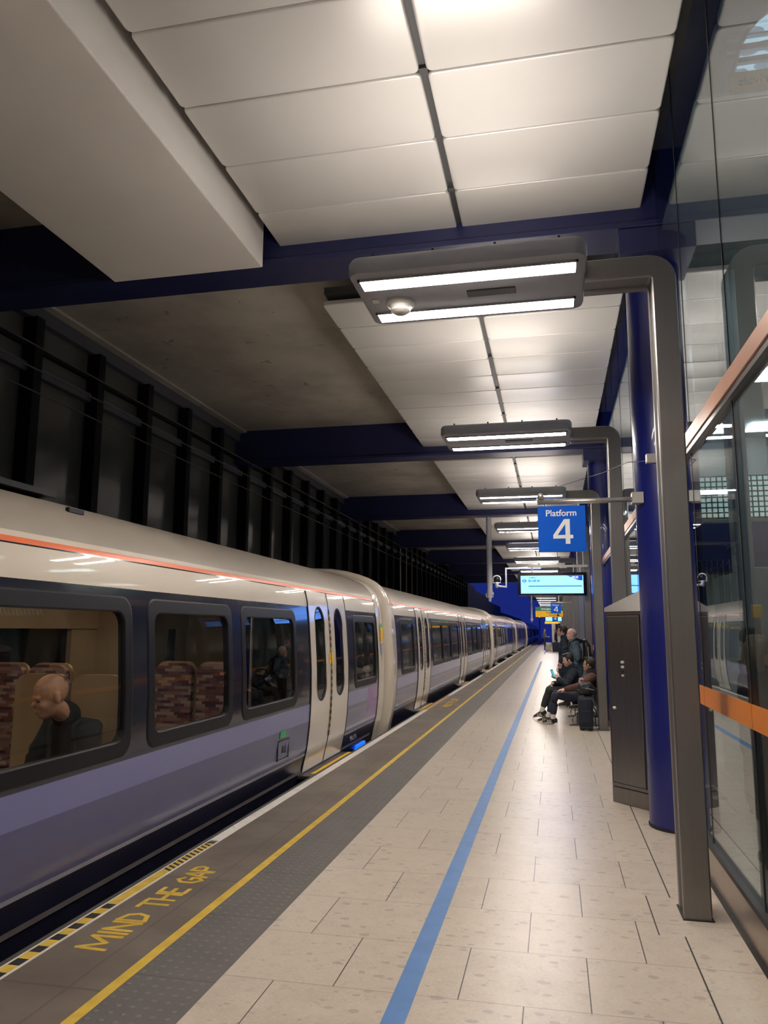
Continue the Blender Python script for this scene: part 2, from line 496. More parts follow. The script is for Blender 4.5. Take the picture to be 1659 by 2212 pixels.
def tube(bm, pts, rad, n=10, rad2=None, hint=None, cap=True, mi=0):
    """swept tube; rad along the hint axis, rad2 across it; rounded ends"""
    P = [Vector(p) for p in pts]
    R = list(rad) if isinstance(rad, (list, tuple)) else [rad] * len(P)
    R2 = R if rad2 is None else (list(rad2) if isinstance(rad2, (list, tuple)) else [rad2] * len(P))
    if cap:
        d0 = (P[0] - P[1]).normalized(); d1 = (P[-1] - P[-2]).normalized()
        a0 = min(R[0], R2[0]); a1 = min(R[-1], R2[-1])
        P = [P[0] + d0 * a0 * 0.85, P[0] + d0 * a0 * 0.55] + P + [P[-1] + d1 * a1 * 0.55, P[-1] + d1 * a1 * 0.85]
        R = [R[0] * 0.45, R[0] * 0.83] + R + [R[-1] * 0.83, R[-1] * 0.45]
        R2 = [R2[0] * 0.45, R2[0] * 0.83] + R2 + [R2[-1] * 0.83, R2[-1] * 0.45]
    rings = []
    for i, p in enumerate(P):
        if i == 0: d = P[1] - P[0]
        elif i == len(P) - 1: d = P[-1] - P[-2]
        else: d = (P[i + 1] - P[i]).normalized() + (P[i] - P[i - 1]).normalized()
        if d.length < 1e-6: d = P[i] - P[i - 1]
        u, w = frame_axes(d, hint)
        rings.append([bm.verts.new(p + u * math.cos(2 * math.pi * k / n) * R[i] + w * math.sin(2 * math.pi * k / n) * R2[i]) for k in range(n)])
    for a, b in zip(rings, rings[1:]):
        for k in range(n):
            f = bm.faces.new((a[k], a[(k + 1) % n], b[(k + 1) % n], b[k])); f.material_index = mi
    f = bm.faces.new(list(reversed(rings[0]))); f.material_index = mi
    f = bm.faces.new(rings[-1]); f.material_index = mi

def ell(bm, c, r, rot=None, u=16, v=10, mi=0):
    m = Matrix.Translation(Vector(c))
    if rot is not None: m = m @ rot.to_4x4()
    m = m @ Matrix.Diagonal((r[0], r[1], r[2], 1))
    ret = bmesh.ops.create_uvsphere(bm, u_segments=u, v_segments=v, radius=1, matrix=m)
    for vv in ret['verts']:
        for f in vv.link_faces: f.material_index = mi

def cyl(bm, x, y, z0, z1, r, n=32, mi=0):
    a = [bm.verts.new((x + r * math.cos(2 * math.pi * k / n), y + r * math.sin(2 * math.pi * k / n), z0)) for k in range(n)]
    b = [bm.verts.new((v.co.x, v.co.y, z1)) for v in a]
    for k in range(n):
        f = bm.faces.new((a[k], a[(k + 1) % n], b[(k + 1) % n], b[k])); f.material_index = mi
    bm.faces.new(list(reversed(a))); bm.faces.new(b)

def prism(bm, pts, h, mi=0):
    """flat polygon (list of 3D points) given thickness along vector h"""
    a = [bm.verts.new(p) for p in pts]
    b = [bm.verts.new(Vector(p) + Vector(h)) for p in pts]
    n = len(a)
    for k in range(n):
        f = bm.faces.new((a[k], a[(k + 1) % n], b[(k + 1) % n], b[k])); f.material_index = mi
    f = bm.faces.new(list(reversed(a))); f.material_index = mi
    f = bm.faces.new(b); f.material_index = mi

def rrect(w, h, r, n=5):
    """rounded rectangle outline centred on the origin"""
    pts = []
    for cx, cy, a0 in ((w / 2 - r, h / 2 - r, 0), (-w / 2 + r, h / 2 - r, 90), (-w / 2 + r, -h / 2 + r, 180), (w / 2 - r, -h / 2 + r, 270)):
        for k in range(n + 1):
            a = math.radians(a0 + 90 * k / n)
            pts.append((cx + r * math.cos(a), cy + r * math.sin(a)))
    return pts

def densify(pts, step):
    out = []
    n = len(pts)
    for i in range(n):
        a, b = pts[i], pts[(i + 1) % n]
        d = math.hypot(b[0] - a[0], b[1] - a[1])
        k = max(1, int(math.ceil(d / step)))
        for j in range(k):
            out.append((a[0] + (b[0] - a[0]) * j / k, a[1] + (b[1] - a[1]) * j / k))
    return out

def text(name, body, size, m, parent, loc, rot, align='CENTER', bold=0.0, ext=0.001, sx=1.0):
    cu = bpy.data.curves.new(name, 'FONT')
    cu.body = body
    cu.size = size
    cu.align_x = align
    cu.align_y = 'CENTER'
    cu.extrude = ext
    cu.offset = bold
    tmp = bpy.data.objects.new(name + '_curve', cu)
    COL.objects.link(tmp)
    dg = bpy.context.evaluated_depsgraph_get()
    me = bpy.data.meshes.new_from_object(tmp.evaluated_get(dg))
    bpy.data.objects.remove(tmp, do_unlink=True)
    me.materials.clear()
    me.materials.append(m)
    for p in me.polygons: p.material_index = 0
    if sx != 1.0:
        for v in me.vertices: v.co.x *= sx
    o = bpy.data.objects.new(name, me)
    COL.objects.link(o)
    if parent: o.parent = parent
    o.location = loc
    o.rotation_euler = rot
    return o

def remeshed(bm, voxel, smooth=4):
    """fuse the shapes of a bmesh into one continuous surface"""
    me = bpy.data.meshes.new('tmp')
    bmesh.ops.recalc_face_normals(bm, faces=bm.faces)
    bm.to_mesh(me); bm.free()
    o = bpy.data.objects.new('tmp', me)
    COL.objects.link(o)
    r = o.modifiers.new('r', 'REMESH'); r.mode = 'VOXEL'; r.voxel_size = voxel
    if smooth:
        s = o.modifiers.new('s', 'SMOOTH'); s.factor = 0.5; s.iterations = smooth
    dg = bpy.context.evaluated_depsgraph_get()
    me2 = bpy.data.meshes.new_from_object(o.evaluated_get(dg))
    bpy.data.objects.remove(o, do_unlink=True)
    bpy.data.meshes.remove(me)
    for p in me2.polygons: p.use_smooth = True
    return me2

def obj_me(name, me, m, parent=None):
    me.name = name
    me.materials.clear(); me.materials.append(m)
    for p in me.polygons: p.material_index = 0
    o = bpy.data.objects.new(name, me)
    COL.objects.link(o)
    if parent: o.parent = parent
    return o

def copy_tree(o, parent=None):
    c = o.copy()
    COL.objects.link(c)
    if parent: c.parent = parent
    for ch in list(o.children):
        copy_tree(ch, c)
    return c

ORD = ['first', 'second', 'third', 'fourth', 'fifth', 'sixth', 'seventh', 'eighth', 'ninth', 'tenth', 'eleventh', 'twelfth',
       'thirteenth', 'fourteenth', 'fifteenth', 'sixteenth', 'seventeenth', 'eighteenth', 'nineteenth', 'twentieth',
       'twenty-first', 'twenty-second', 'twenty-third', 'twenty-fourth', 'twenty-fifth', 'twenty-sixth', 'twenty-seventh', 'twenty-eighth',
       'twenty-ninth', 'thirtieth']
BAY = 8.6
LP = 4.3
YEND = 96.0
GX0 = 1.05

# ------------------------------------------------------------------ platform
def st(name, bm, m, label, cat=None, smooth=False):
    o = obj(name, bm, m, smooth=smooth)
    o['kind'] = 'structure'
    o['label'] = label
    if cat: o['category'] = cat
    return o
PY0, PY1 = -6.0, 175.0
st('floor', B(-1.58, 9.0, PY0, PY1, -0.3, 0), M['floor'], 'beige terrazzo tiled platform floor', 'floor')
st('floor_tactile_strip', B(-1.992, -1.58, PY0, PY1, -0.3, 0.0005), M['tactile'], 'dark grey blister tactile strip beside the yellow line', 'paving')
st('floor_coping', B(-2.665, -1.992, PY0, PY1, -0.3, 0), M['coping'], 'brown coping slabs along the platform edge', 'paving')
st('floor_nosing', B(-2.72, -2.665, PY0, PY1, -0.3, -0.012), M['lip'], 'dark nosing of the platform edge', 'kerb')
st('wall_platform_face', B(-2.72, -2.60, PY0, PY1, -1.25, -0.3), M['lip'], 'dark vertical face below the platform edge', 'wall')
st('ground', B(-8.5, -2.6, PY0, PY1 + 60, -1.3, -1.05), M['ballast'], 'dark track bed under the train', 'ground')
for nm, x, lb in (('running_rail', -4.94, 'far running rail in the track bed'), ('running_rail', -3.50, 'running rail nearest the platform')):
    bm = bmesh.new(); box(bm, x - 0.035, x + 0.035, PY0, PY1, -0.97, -0.92); box(bm, x - 0.01, x + 0.01, PY0, PY1, -1.03, -0.97); box(bm, x - 0.07, x + 0.07, PY0, PY1, -1.05, -1.03)
    tag(obj(nm, bm, M['rail']), lb, 'rail')
def strip(name, rects, m, label, cat, h=0.002, parent=None):
    bm = bmesh.new()
    for (x0, x1, y0, y1) in rects:
        box(bm, x0, x1, y0, y1, 0.0, h)
    o = obj(name, bm, m, parent)
    if not parent: tag(o, label, cat)
    return o
strip('yellow_line', [(-2.047, -1.990, PY0, YEND)], M['yellow'], 'yellow safety line beside the tactile strip', 'line marking')
strip('blue_line', [(-0.755, -0.655, PY0, 42.0), (-0.75, -0.65, 55.0, 80.0)], M['blueline'], 'blue line painted along the tiled platform', 'line marking')
strip('white_edge_line', [(-2.660, -2.567, 5.85, 16.0), (-2.660, -2.567, 19.6, 28.6), (-2.660, -2.567, 30.6, 60), (-2.660, -2.567, 62, YEND)], M['whiteline'], 'white line along the platform edge', 'line marking')
# hazard strip
hz = empty('hazard_strip', (0, 0, 0), 'yellow and black hazard strip at the platform edge beside the painted words', 'line marking')
strip('yellow_band', [(-2.650, -2.580, PY0, 5.8)], M['yellow'], None, None, 0.0022, hz)
for k in range(12):
    y = 4.42 - k * 0.158
    obj('black_block', B(-2.646, -2.584, y - 0.078, y - 0.004, 0.0022, 0.003), M['blackpaint'], hz)
for k in range(11):
    y = 5.08 + k * 0.062
    bm = bmesh.new()
    prism(bm, [(-2.648, y + 0.03, 0.0022), (-2.582, y - 0.015, 0.0022), (-2.582, y + 0.012, 0.0022), (-2.648, y + 0.057, 0.0022)], (0, 0, 0.0008))
    obj('black_stripe', bm, M['blackpaint'], hz)
obj('black_block', B(-2.648, -2.582, 5.765, 5.80, 0.0022, 0.003), M['blackpaint'], hz)
bm = bmesh.new()
box(bm, -2.582, -2.567, PY0, 5.85, 0, 0.0032); box(bm, -2.660, -2.649, PY0, 5.85, 0, 0.0032)
obj('white_border', bm, M['whiteline'], hz)
strip('faded_edge_strip', [(-2.655, -2.575, 16.0, 19.6)], M['amber'], 'faded yellow edge strip by the second carriage door', 'line marking')
# painted words, drawn with strokes like a stencil brush
GLYPH = {'M': [((0, 0), (0.04, 1)), ((0.04, 1), (0.42, 0.25)), ((0.42, 0.25), (0.8, 1)), ((0.8, 1), (0.84, 0))],
         'I': [((0.1, 0), (0.1, 1))],
         'N': [((0, 0), (0, 1)), ((0, 1), (0.55, 0)), ((0.55, 0), (0.55, 1))],
         'D': [((0, 0), (0, 1)), ((0, 1), (0.4, 0.85)), ((0.4, 0.85), (0.52, 0.5)), ((0.52, 0.5), (0.4, 0.15)), ((0.4, 0.15), (0, 0))],
         'T': [((0.3, 0), (0.3, 1)), ((0, 1), (0.6, 1))],
         'H': [((0, 0), (0, 1)), ((0.5, 0), (0.5, 1)), ((0, 0.5), (0.5, 0.5))],
         'E': [((0, 0), (0, 1)), ((0, 1), (0.42, 1)), ((0, 0.52), (0.36, 0.52)), ((0, 0), (0.42, 0))],
         'G': [((0.5, 0.82), (0.3, 1)), ((0.3, 1), (0.05, 0.75)), ((0.05, 0.75), (0.05, 0.25)), ((0.05, 0.25), (0.3, 0)), ((0.3, 0), (0.5, 0.2)), ((0.5, 0.2), (0.5, 0.48)), ((0.5, 0.48), (0.3, 0.48))],
         'A': [((0, 0), (0.27, 1)), ((0.27, 1), (0.54, 0)), ((0.1, 0.35), (0.44, 0.35))],
         'P': [((0, 0), (0, 1)), ((0, 1), (0.36, 0.95)), ((0.36, 0.95), (0.46, 0.73)), ((0.46, 0.73), (0.36, 0.5)), ((0.36, 0.5), (0, 0.45))]}
WID = {'M': 0.98, 'I': 0.32, 'N': 0.72, 'D': 0.66, 'T': 0.70, 'H': 0.66, 'E': 0.56, 'G': 0.64, 'A': 0.64, 'P': 0.5, ' ': 0.42}
def words(y0, y1, xb, ht, label, wd=0.027):
    t = empty('painted_warning_words', (0, 0, 0), label, 'floor lettering')
    s = 'MIND THE GAP'
    tot = sum(WID[c] for c in s)
    k = (y1 - y0) / tot
    y = y0
    for c in s:
        bm = bmesh.new()
        for si, (a, b) in enumerate(GLYPH.get(c, [])):
            p = Vector((xb - a[1] * ht, y + a[0] * k, 0)); q = Vector((xb - b[1] * ht, y + b[0] * k, 0))
            d = (q - p).normalized(); n = Vector((-d.y, d.x, 0)) * wd / 2
            p -= d * wd * 0.3; q += d * wd * 0.3
            prism(bm, [p - n, p + n, q + n, q - n], (0, 0, 0.0022 + 0.0004 * si))
        y += WID[c] * k
        if c == ' ': bm.free()
        else: obj('letter', bm, M['yellow'], t)
words(3.81, 5.22, -2.285, 0.165, 'yellow painted warning words near the hazard strip')
words(16.7, 18.7, -2.23, 0.17, 'distant yellow painted warning words by the second carriage door')
# long dark movement joints in the floor near the posts
bm = bmesh.new()
box(bm, 0.644, 0.652, 5.29, YEND, 0, 0.0012); box(bm, 0.503, 0.510, 4.655, 5.29, 0, 0.0012); box(bm, 0.636, 0.644, PY0, 4.66, 0, 0.0012)
st('floor_movement_joint', bm, M['black'], 'thin dark movement joint in the floor near the posts', 'joint')

# ------------------------------------------------------------------ ceiling
YTRK = 62.0
st('ceiling', B(-7.4, GX0, PY0, YTRK, 5.9, 6.1), M['soffit'], 'stained concrete soffit over the track', 'ceiling')
nb = int((YEND - 7) / BAY) + 1
st('ceiling_canopy', B(-2.75, GX0, YTRK, YEND, 5.62, 5.75), M['slotdark'], 'dark canopy deck above the far ceiling panels', 'ceiling')
for k in range(-1, nb):
    y = 6.91 + k * BAY
    xl = -7.2 if y < YTRK else -2.7
    bm = bmesh.new()
    box(bm, xl, 1.0, y - 0.24, y + 0.24, 5.16, 5.215, bev=0.006, seg=1)
    box(bm, xl, 1.0, y - 0.19, y + 0.19, 5.215, 5.9 if y < YTRK else 5.62)
    tag(obj('ceiling_beam', bm, M['navy']), 'navy blue cross beam, %s from the camera' % ORD[max(0, k)] if k >= 0 else 'navy blue cross beam behind the camera', 'beam', None, 'structure')
def panel_mesh(x0, x1, y0, y1, z=5.36, t=0.05):
    """flat tray with rounded corners and rolled edges"""
    bm = bmesh.new()
    w, h = x1 - x0, y1 - y0
    rings = []
    for inset, dz in ((0.0, t), (0.0, 0.016), (0.003, 0.006), (0.009, 0.0015), (0.018, 0.0)):
        pts = rrect(w - 2 * inset, h - 2 * inset, max(0.042 - inset * 0.5, 0.02), 4)
        rings.append([bm.verts.new(((x0 + x1) / 2 + px, (y0 + y1) / 2 + py, z + dz)) for px, py in pts])
    n = len(rings[0])
    for a, b in zip(rings, rings[1:]):
        for i in range(n):
            bm.faces.new((a[i], a[(i + 1) % n], b[(i + 1) % n], b[i]))
    bm.faces.new(rings[-1]); bm.faces.new(list(reversed(rings[0])))
    return bm
proto = {}
for k in range(-1, nb):
    y0 = -0.45 + BAY * k
    for side, (xa, xb) in (('left', (-2.54, -0.785)), ('right', (-0.735, 0.865))):
        for i in range(10):
            ya = y0 + i * 0.73
            if ya < -3.5 or ya > YEND - 1: continue
            if side not in proto:
                o = obj('ceiling_panel', panel_mesh(xa, xb, 0.004, 0.726), M['panel'])
                autosmooth(o, 50)
                proto[side] = o
            else:
                o = proto[side].copy(); COL.objects.link(o)
            o.location = (0, ya, 0)
            if k <= 3:
                tag(o, 'white ceiling panel %s of the slot, %s before the %s cross beam' % (side, ORD[9 - i], ORD[max(k, 0)] if k >= 0 else 'hidden'), 'ceiling panel', 'white metal ceiling panels')
            else:
                tag(o, 'white ceiling panel %s of the slot, in the %s bay away' % (side, ORD[k]), 'ceiling panel', 'far white ceiling panels, %s of the slot, %s bay' % (side, ORD[k]))
for k in range(-1, nb):
    y0 = -0.45 + BAY * k
    bm = bmesh.new()
    box(bm, -0.80, -0.72, max(y0, PY0), y0 + 7.3, 5.40, 5.46)
    for i in range(0, 10, 2):
        box(bm, -0.79, -0.73, y0 + 0.73 * i + 0.70, y0 + 0.73 * i + 0.76, 5.375, 5.40)
    tag(obj('ceiling_channel', bm, M['slotdark']), 'dark channel between the ceiling panels, %s bay' % (ORD[k] if k >= 0 else 'hindmost'), 'channel', None, 'structure')
    bm = bmesh.new()
    box(bm, -2.50, 0.83, y0 - 0.05, y0 + 7.35, 5.47, 5.55)
    tag(obj('ceiling_void_lining', bm, M['slotdark']), 'dark lining above the ceiling panels, %s bay' % (ORD[k] if k >= 0 else 'hindmost'), 'lining', None, 'structure')
# ventilation duct hanging over the track
bm = bmesh.new(); box(bm, -4.25, -2.66, PY0 + 0.5, 6.60, 5.09, 5.88, bev=0.012, seg=2)
tag(obj('ventilation_duct', bm, M['duct']), 'large pale boxed duct hanging over the near carriage', 'duct')

# ------------------------------------------------------------------ left wall of dark glazing
WX = -6.6
st('wall_left', B(WX - 0.16, WX - 0.10, PY0, 34.0, -1.2, 5.9), M['wallpane'], 'dark glazed wall beyond the train', 'wall')
st('wall_left_far', B(WX - 0.16, WX - 0.10, 34.0, 62.0, -1.2, 5.9), M['farwall'], 'grey panelled wall farther along the track', 'wall')
st('trim_left_edge_beam', B(WX - 0.25, WX + 0.02, PY0, 62, 5.67, 5.93), M['edgebeam'], 'grey edge beam along the top of the dark wall', 'beam')
st('trim_left_cornice', B(WX + 0.02, WX + 0.16, PY0, YTRK, 5.86, 5.91), M['soffit'], 'pale concrete ledge under the soffit edge', 'trim')
tag(obj('wall_rail', B(WX - 0.10, WX - 0.02, PY0, 60, 5.28, 5.33), M['stud']), 'upper thin dark rail between the wall posts', 'rail', None, 'structure')
tag(obj('wall_rail', B(WX - 0.10, WX + 0.0, PY0, 60, 4.93, 5.06), M['edgebeam']), 'lower broad grey rail between the wall posts', 'rail', None, 'structure')
stud0 = None
ns = 0
for k in range(-3, 37):
    y = 8.45 + 1.435 * k
    if stud0 is None:
        bm = bmesh.new(); box(bm, WX - 0.1, WX + 0.10, -0.065, 0.065, -1.2, 5.67); box(bm, WX + 0.10, WX + 0.115, -0.08, 0.08, -1.2, 5.67)
        o = stud0 = obj('wall_post', bm, M['stud'])
    else:
        o = stud0.copy(); COL.objects.link(o)
    o.location = (0, y, 0)
    if k < 0:
        tag(o, 'dark upright post of the glazed wall outside the view', 'wall post', 'wall posts behind the camera', 'structure')
    elif k < 20:
        tag(o, 'dark upright post of the glazed wall, %s from the left' % ORD[k], 'wall post', 'dark posts of the glazed wall', 'structure')
    else:
        tag(o, 'far dark upright post of the glazed wall', 'wall post', 'far posts of the glazed wall', 'structure')
# overhead wires
for (x, z, lb) in ((-4.2, 3.78, 'lower overhead wire above the train'), (-4.2, 3.98, 'upper overhead wire above the train'), (-4.45, 3.70, 'far overhead wire beyond the train roof')):
    bm = bmesh.new(); tube(bm, [(x, PY0 + 1, z), (x, 60, z), (x, 120, z - 0.05)], 0.008, 6, cap=False)
    tag(obj('overhead_wire', bm, M['wire']), lb, 'wire')
# stepped brick wall past the end of the glazing
for i, (y0, y1, zt) in enumerate(((62, 70, 5.5), (70, 84, 5.15), (84, 104, 4.7), (104, 170, 4.0))):
    st('wall_far_%s' % 'abcd'[i], B(-8.5, -6.9, y0, y1, -1.2, zt), M['stonewall'], 'dark stepped masonry wall far down the track, %s step' % ORD[i], 'wall')
st('wall_back', B(-8.4, 9, PY0 - 0.3, PY0, -1.3, 6.0), M['backwall'], 'wall behind the camera', 'wall')  # added to shut out the blue backdrop and bounce light forward
# ------------------------------------------------------------------ glazed screen on the right
GX = 0.985
GEND = 90.0
gl = empty('window_1', (0, 0, 0), 'tall glazed screen along the right of the platform', 'glazing', None, 'structure')
bm = bmesh.new(); box(bm, GX - 0.025, GX + 0.06, PY0, GEND, 0.0, 0.215, bev=0.004, seg=1)
obj('plinth', bm, M['plinth'], gl)
obj('sill_channel', B(GX - 0.035, GX + 0.04, PY0, GEND, 0.215, 0.245), M['mullion'], gl)
obj('floor_gap', B(GX - 0.05, GX - 0.025, PY0, GEND, 0.0, 0.004), M['black'], gl)
bm = bmesh.new(); box(bm, GX - 0.04, GX + 0.05, PY0, GEND, 2.90, 3.005, bev=0.004, seg=1)
obj('transom', bm, M['coral'], gl)
obj('transom_soffit', B(GX - 0.03, GX + 0.04, PY0, GEND, 2.865, 2.90), M['steel_dark'], gl)
joints = [4.37 + 1.29 * k for k in range(-7, 66)]
bays = []
for a, b in zip(joints, joints[1:]):
    bays.append((a, b))
for i, (a, b) in enumerate(bays):
    if b > GEND: break
    o = obj('lower_pane', B(GX - 0.002, GX + 0.002, a + 0.006, b - 0.006, 0.24, 2.87), M['g_main'], gl)
    o = obj('upper_pane', B(GX - 0.002, GX + 0.002, a + 0.006, b - 0.006, 3.0, 6.0), M['g_main'], gl)
    obj('orange_film', B(GX - 0.006, GX - 0.003, a + 0.006, b - 0.006, 1.123, 1.25), M['orange'], gl)
    obj('joint_seal', B(GX - 0.004, GX + 0.004, a - 0.006, a + 0.006, 0.24, 2.87), M['mullion'], gl)
    obj('joint_seal', B(GX - 0.004, GX + 0.004, a - 0.006, a + 0.006, 3.0, 6.0), M['mullion'], gl)
tag(obj('pull_handle', (lambda bm: (tube(bm, [(GX + 0.03, 6.1, 0.52), (GX + 0.10, 6.1, 0.52), (GX + 0.10, 5.72, 0.52), (GX + 0.03, 5.72, 0.52)], 0.012, 8), bm)[1])(bmesh.new()), M['steel_light']), 'steel bar low behind the near glass pane', 'handle')

# concourse behind the glass
st('wall_concourse_back', B(7.0, 7.2, PY0, GEND, 0, 9.0), M['roomgrey'], 'grey back wall of the concourse behind the glass', 'wall')
st('ceiling_concourse', B(GX + 0.06, 7.0, 5.1, GEND, 5.2, 5.22), M['roomlight'], 'pale ceiling of the concourse behind the glass', 'ceiling')
st('ceiling_hall', B(GX + 0.06, 7.0, PY0, 7.6, 9.0, 9.1), M['roomgrey'], 'high roof over the void behind the glass', 'ceiling')  # added to close the void against the blue backdrop
st('wall_hall_end', B(GX + 0.06, 7.0, 7.58, 7.7, 5.3, 9.0), M['roomgrey'], 'grey gable wall above the concourse ceiling', 'wall')
st('wall_concourse_end', B(2.25, 7.0, 15.1, 15.3, 0, 5.2), M['roomgrey'], 'grey end wall of the concourse', 'wall')
st('wall_concourse_side', B(GX + 1.25, GX + 1.3, 15.3, GEND, 0, 5.2), M['roomgrey'], 'grey side wall farther along behind the glass', 'wall')
lw = empty('window_2', (0, 0, 0), 'bright lattice window high behind the glass', 'window', None, 'structure')
obj('pane', B(2.42, 6.8, 15.05, 15.09, 3.68, 4.45), M['lattice'], lw)
bm = bmesh.new()
for k in range(45):
    box(bm, 2.42 + 0.1 * k - 0.009, 2.42 + 0.1 * k + 0.009, 15.0, 15.04, 3.66, 4.47)
for k in range(9):
    box(bm, 2.40, 6.8, 14.99, 15.03, 3.68 + 0.097 * k - 0.010, 3.68 + 0.097 * k + 0.010)
obj('lattice_frame', bm, M['latbar'], lw)
bm = bmesh.new(); box(bm, 3.30, 3.45, 14.9, 15.0, 3.55, 5.2); obj('mullion', bm, M['roomgrey'], lw)
ft = empty('tube_light', (0, 14.8, 4.12), 'white tube light in front of the lattice window', 'light')
bm = bmesh.new(); tube(bm, [(2.46, 0, 0), (3.16, 0, 0)], 0.03, 10); obj('tube', bm, M['roomlamp'], ft)
obj('bracket', B(2.6, 3.0, 0.02, 0.30, -0.02, 0.02), M['roomgrey'], ft)
tag(obj('fascia', B(2.25, 7.0, 15.0, 15.1, 2.70, 3.58), M['darkfascia']), 'navy fascia below the lattice window', 'fascia', None, 'structure')  # flat navy band across the end wall
for i, (x, y) in enumerate(((2.75, 14.0), (3.45, 14.0), (2.6, 11.0), (3.6, 9.0), (2.4, 7.0), (3.6, 5.6), (2.2, 18.0), (2.2, 24.0))):  # the pair is visible; remaining panels are fill added to brighten the concourse
    w = 0.5 if y < 17 else 0.1
    tag(obj('concourse_light', B(x, x + w, y, y + 0.5, 5.15, 5.199), M['roomlamp']), 'square ceiling light panel behind the glass, %s' % ['left of the pair', 'right of the pair', 'third back', 'fourth back', 'fifth back', 'closest to the void', 'beyond the end wall', 'farthest along'][i], 'ceiling light', 'concourse ceiling lights')
tag(obj('concourse_pillar', B(1.70, 1.86, 7.8, 8.0, 0, 5.2, bev=0.01), M['roomlight']), 'pale square pillar behind the glass', 'pillar')
tag(obj('booth', B(1.90, 3.6, 8.2, 10.0, 0, 2.25, bev=0.02), M['roomlight']), 'pale grey booth behind the glass', 'booth')
# roof window and the sign seen from behind
sk = empty('window_3', (0, 0, 0), 'perforated bright roof window seen through the top glass', 'window', None, 'structure')
pts = [(1.90, 7.12), (1.925, 7.22), (1.96, 7.34), (2.00, 7.45), (2.06, 7.56), (2.14, 7.66), (2.24, 7.74), (2.40, 7.80), (2.9, 7.86), (3.6, 7.86), (3.6, 7.12)]
bm = bmesh.new(); prism(bm, [(x, 7.55, z) for x, z in pts], (0, 0.025, 0)); obj('pane', bm, M['skylight'], sk)
bm = bmesh.new()
for z, t in ((7.52, 0.012), (7.39, 0.034), (7.25, 0.028)):
    box(bm, 1.86, 3.7, 7.49, 7.54, z - t, z + t)
obj('glazing_bar', bm, M['roomlight'], sk)
bm = bmesh.new()
tube(bm, [(x, 7.50, z) for x, z in pts[:10]], 0.025, 8)
obj('arched_frame', bm, M['roomlight'], sk)
sg = empty('arrivals_sign', (2.25, 7.45, 6.985), 'yellow arrivals sign seen from behind through the top glass', 'sign')
obj('panel', B(-0.40, 1.2, 0.0, 0.02, -0.10, 0.105), M['signyellow'], sg)
text('lettering', 'Arrivals', 0.135, M['blackpaint'], sg, (-0.11, -0.004, -0.005), (math.radians(90), 0, math.radians(180)), 'CENTER', 0.0, 0.002)
obj('hanger', B(0.2, 0.24, 0.02, 0.14, -0.02, 0.02), M['roomgrey'], sg)
vd = empty('ticket_reader', (1.66, 7.0, 0), 'yellow ticket reader on a post behind the glass', 'ticket reader')
obj('post', B(-0.02, 0.02, -0.02, 0.02, 0, 1.73), M['steel_dark'], vd)
obj('head', B(-0.035, 0.035, -0.05, 0.05, 1.73, 1.84, bev=0.01), M['signyellow'], vd)

# ------------------------------------------------------------------ lamp posts
def sweep(bm, path, prof, mi=0):
    """path: list of (point, inward normal) in the xz plane; prof: closed list of (n, y)"""
    rings = [[bm.verts.new((p[0] + nn[0] * a, b, p[1] + nn[1] * a)) for a, b in prof] for p, nn in path]
    n = len(prof)
    for r, s in zip(rings, rings[1:]):
        for i in range(n):
            f = bm.faces.new((r[i], r[(i + 1) % n], s[(i + 1) % n], s[i])); f.material_index = mi
    bm.faces.new(list(reversed(rings[0]))); bm.faces.new(rings[-1])

PX = 0.7525
def lamp_post_bm():
    bm = bmesh.new()
    hw, hy = 0.075, 0.1175
    # inner side (n = +hw) carries a shallow groove
    prof = [(-hw, -hy + .008), (-hw + .008, -hy), (hw - .008, -hy), (hw, -hy + .008), (hw, -0.055), (hw - 0.014, -0.05), (hw - 0.014, 0.05), (hw, 0.055),
            (hw, hy - .008), (hw - .008, hy), (-hw + .008, hy), (-hw, hy - .008)]
    path = [((PX, 0.0), (-1, 0)), ((PX, 3.858), (-1, 0))]
    R = 0.092
    for k in range(1, 9):
        a = math.radians(90 * k / 9)
        path.append(((PX - R + R * math.cos(a), 3.858 + R * math.sin(a)), (-math.cos(a), -math.sin(a))))
    path.append(((PX - R, 3.95), (0, -1)))
    path.append(((0.262, 3.95), (0, -1)))
    sweep(bm, path, prof)
    return bm

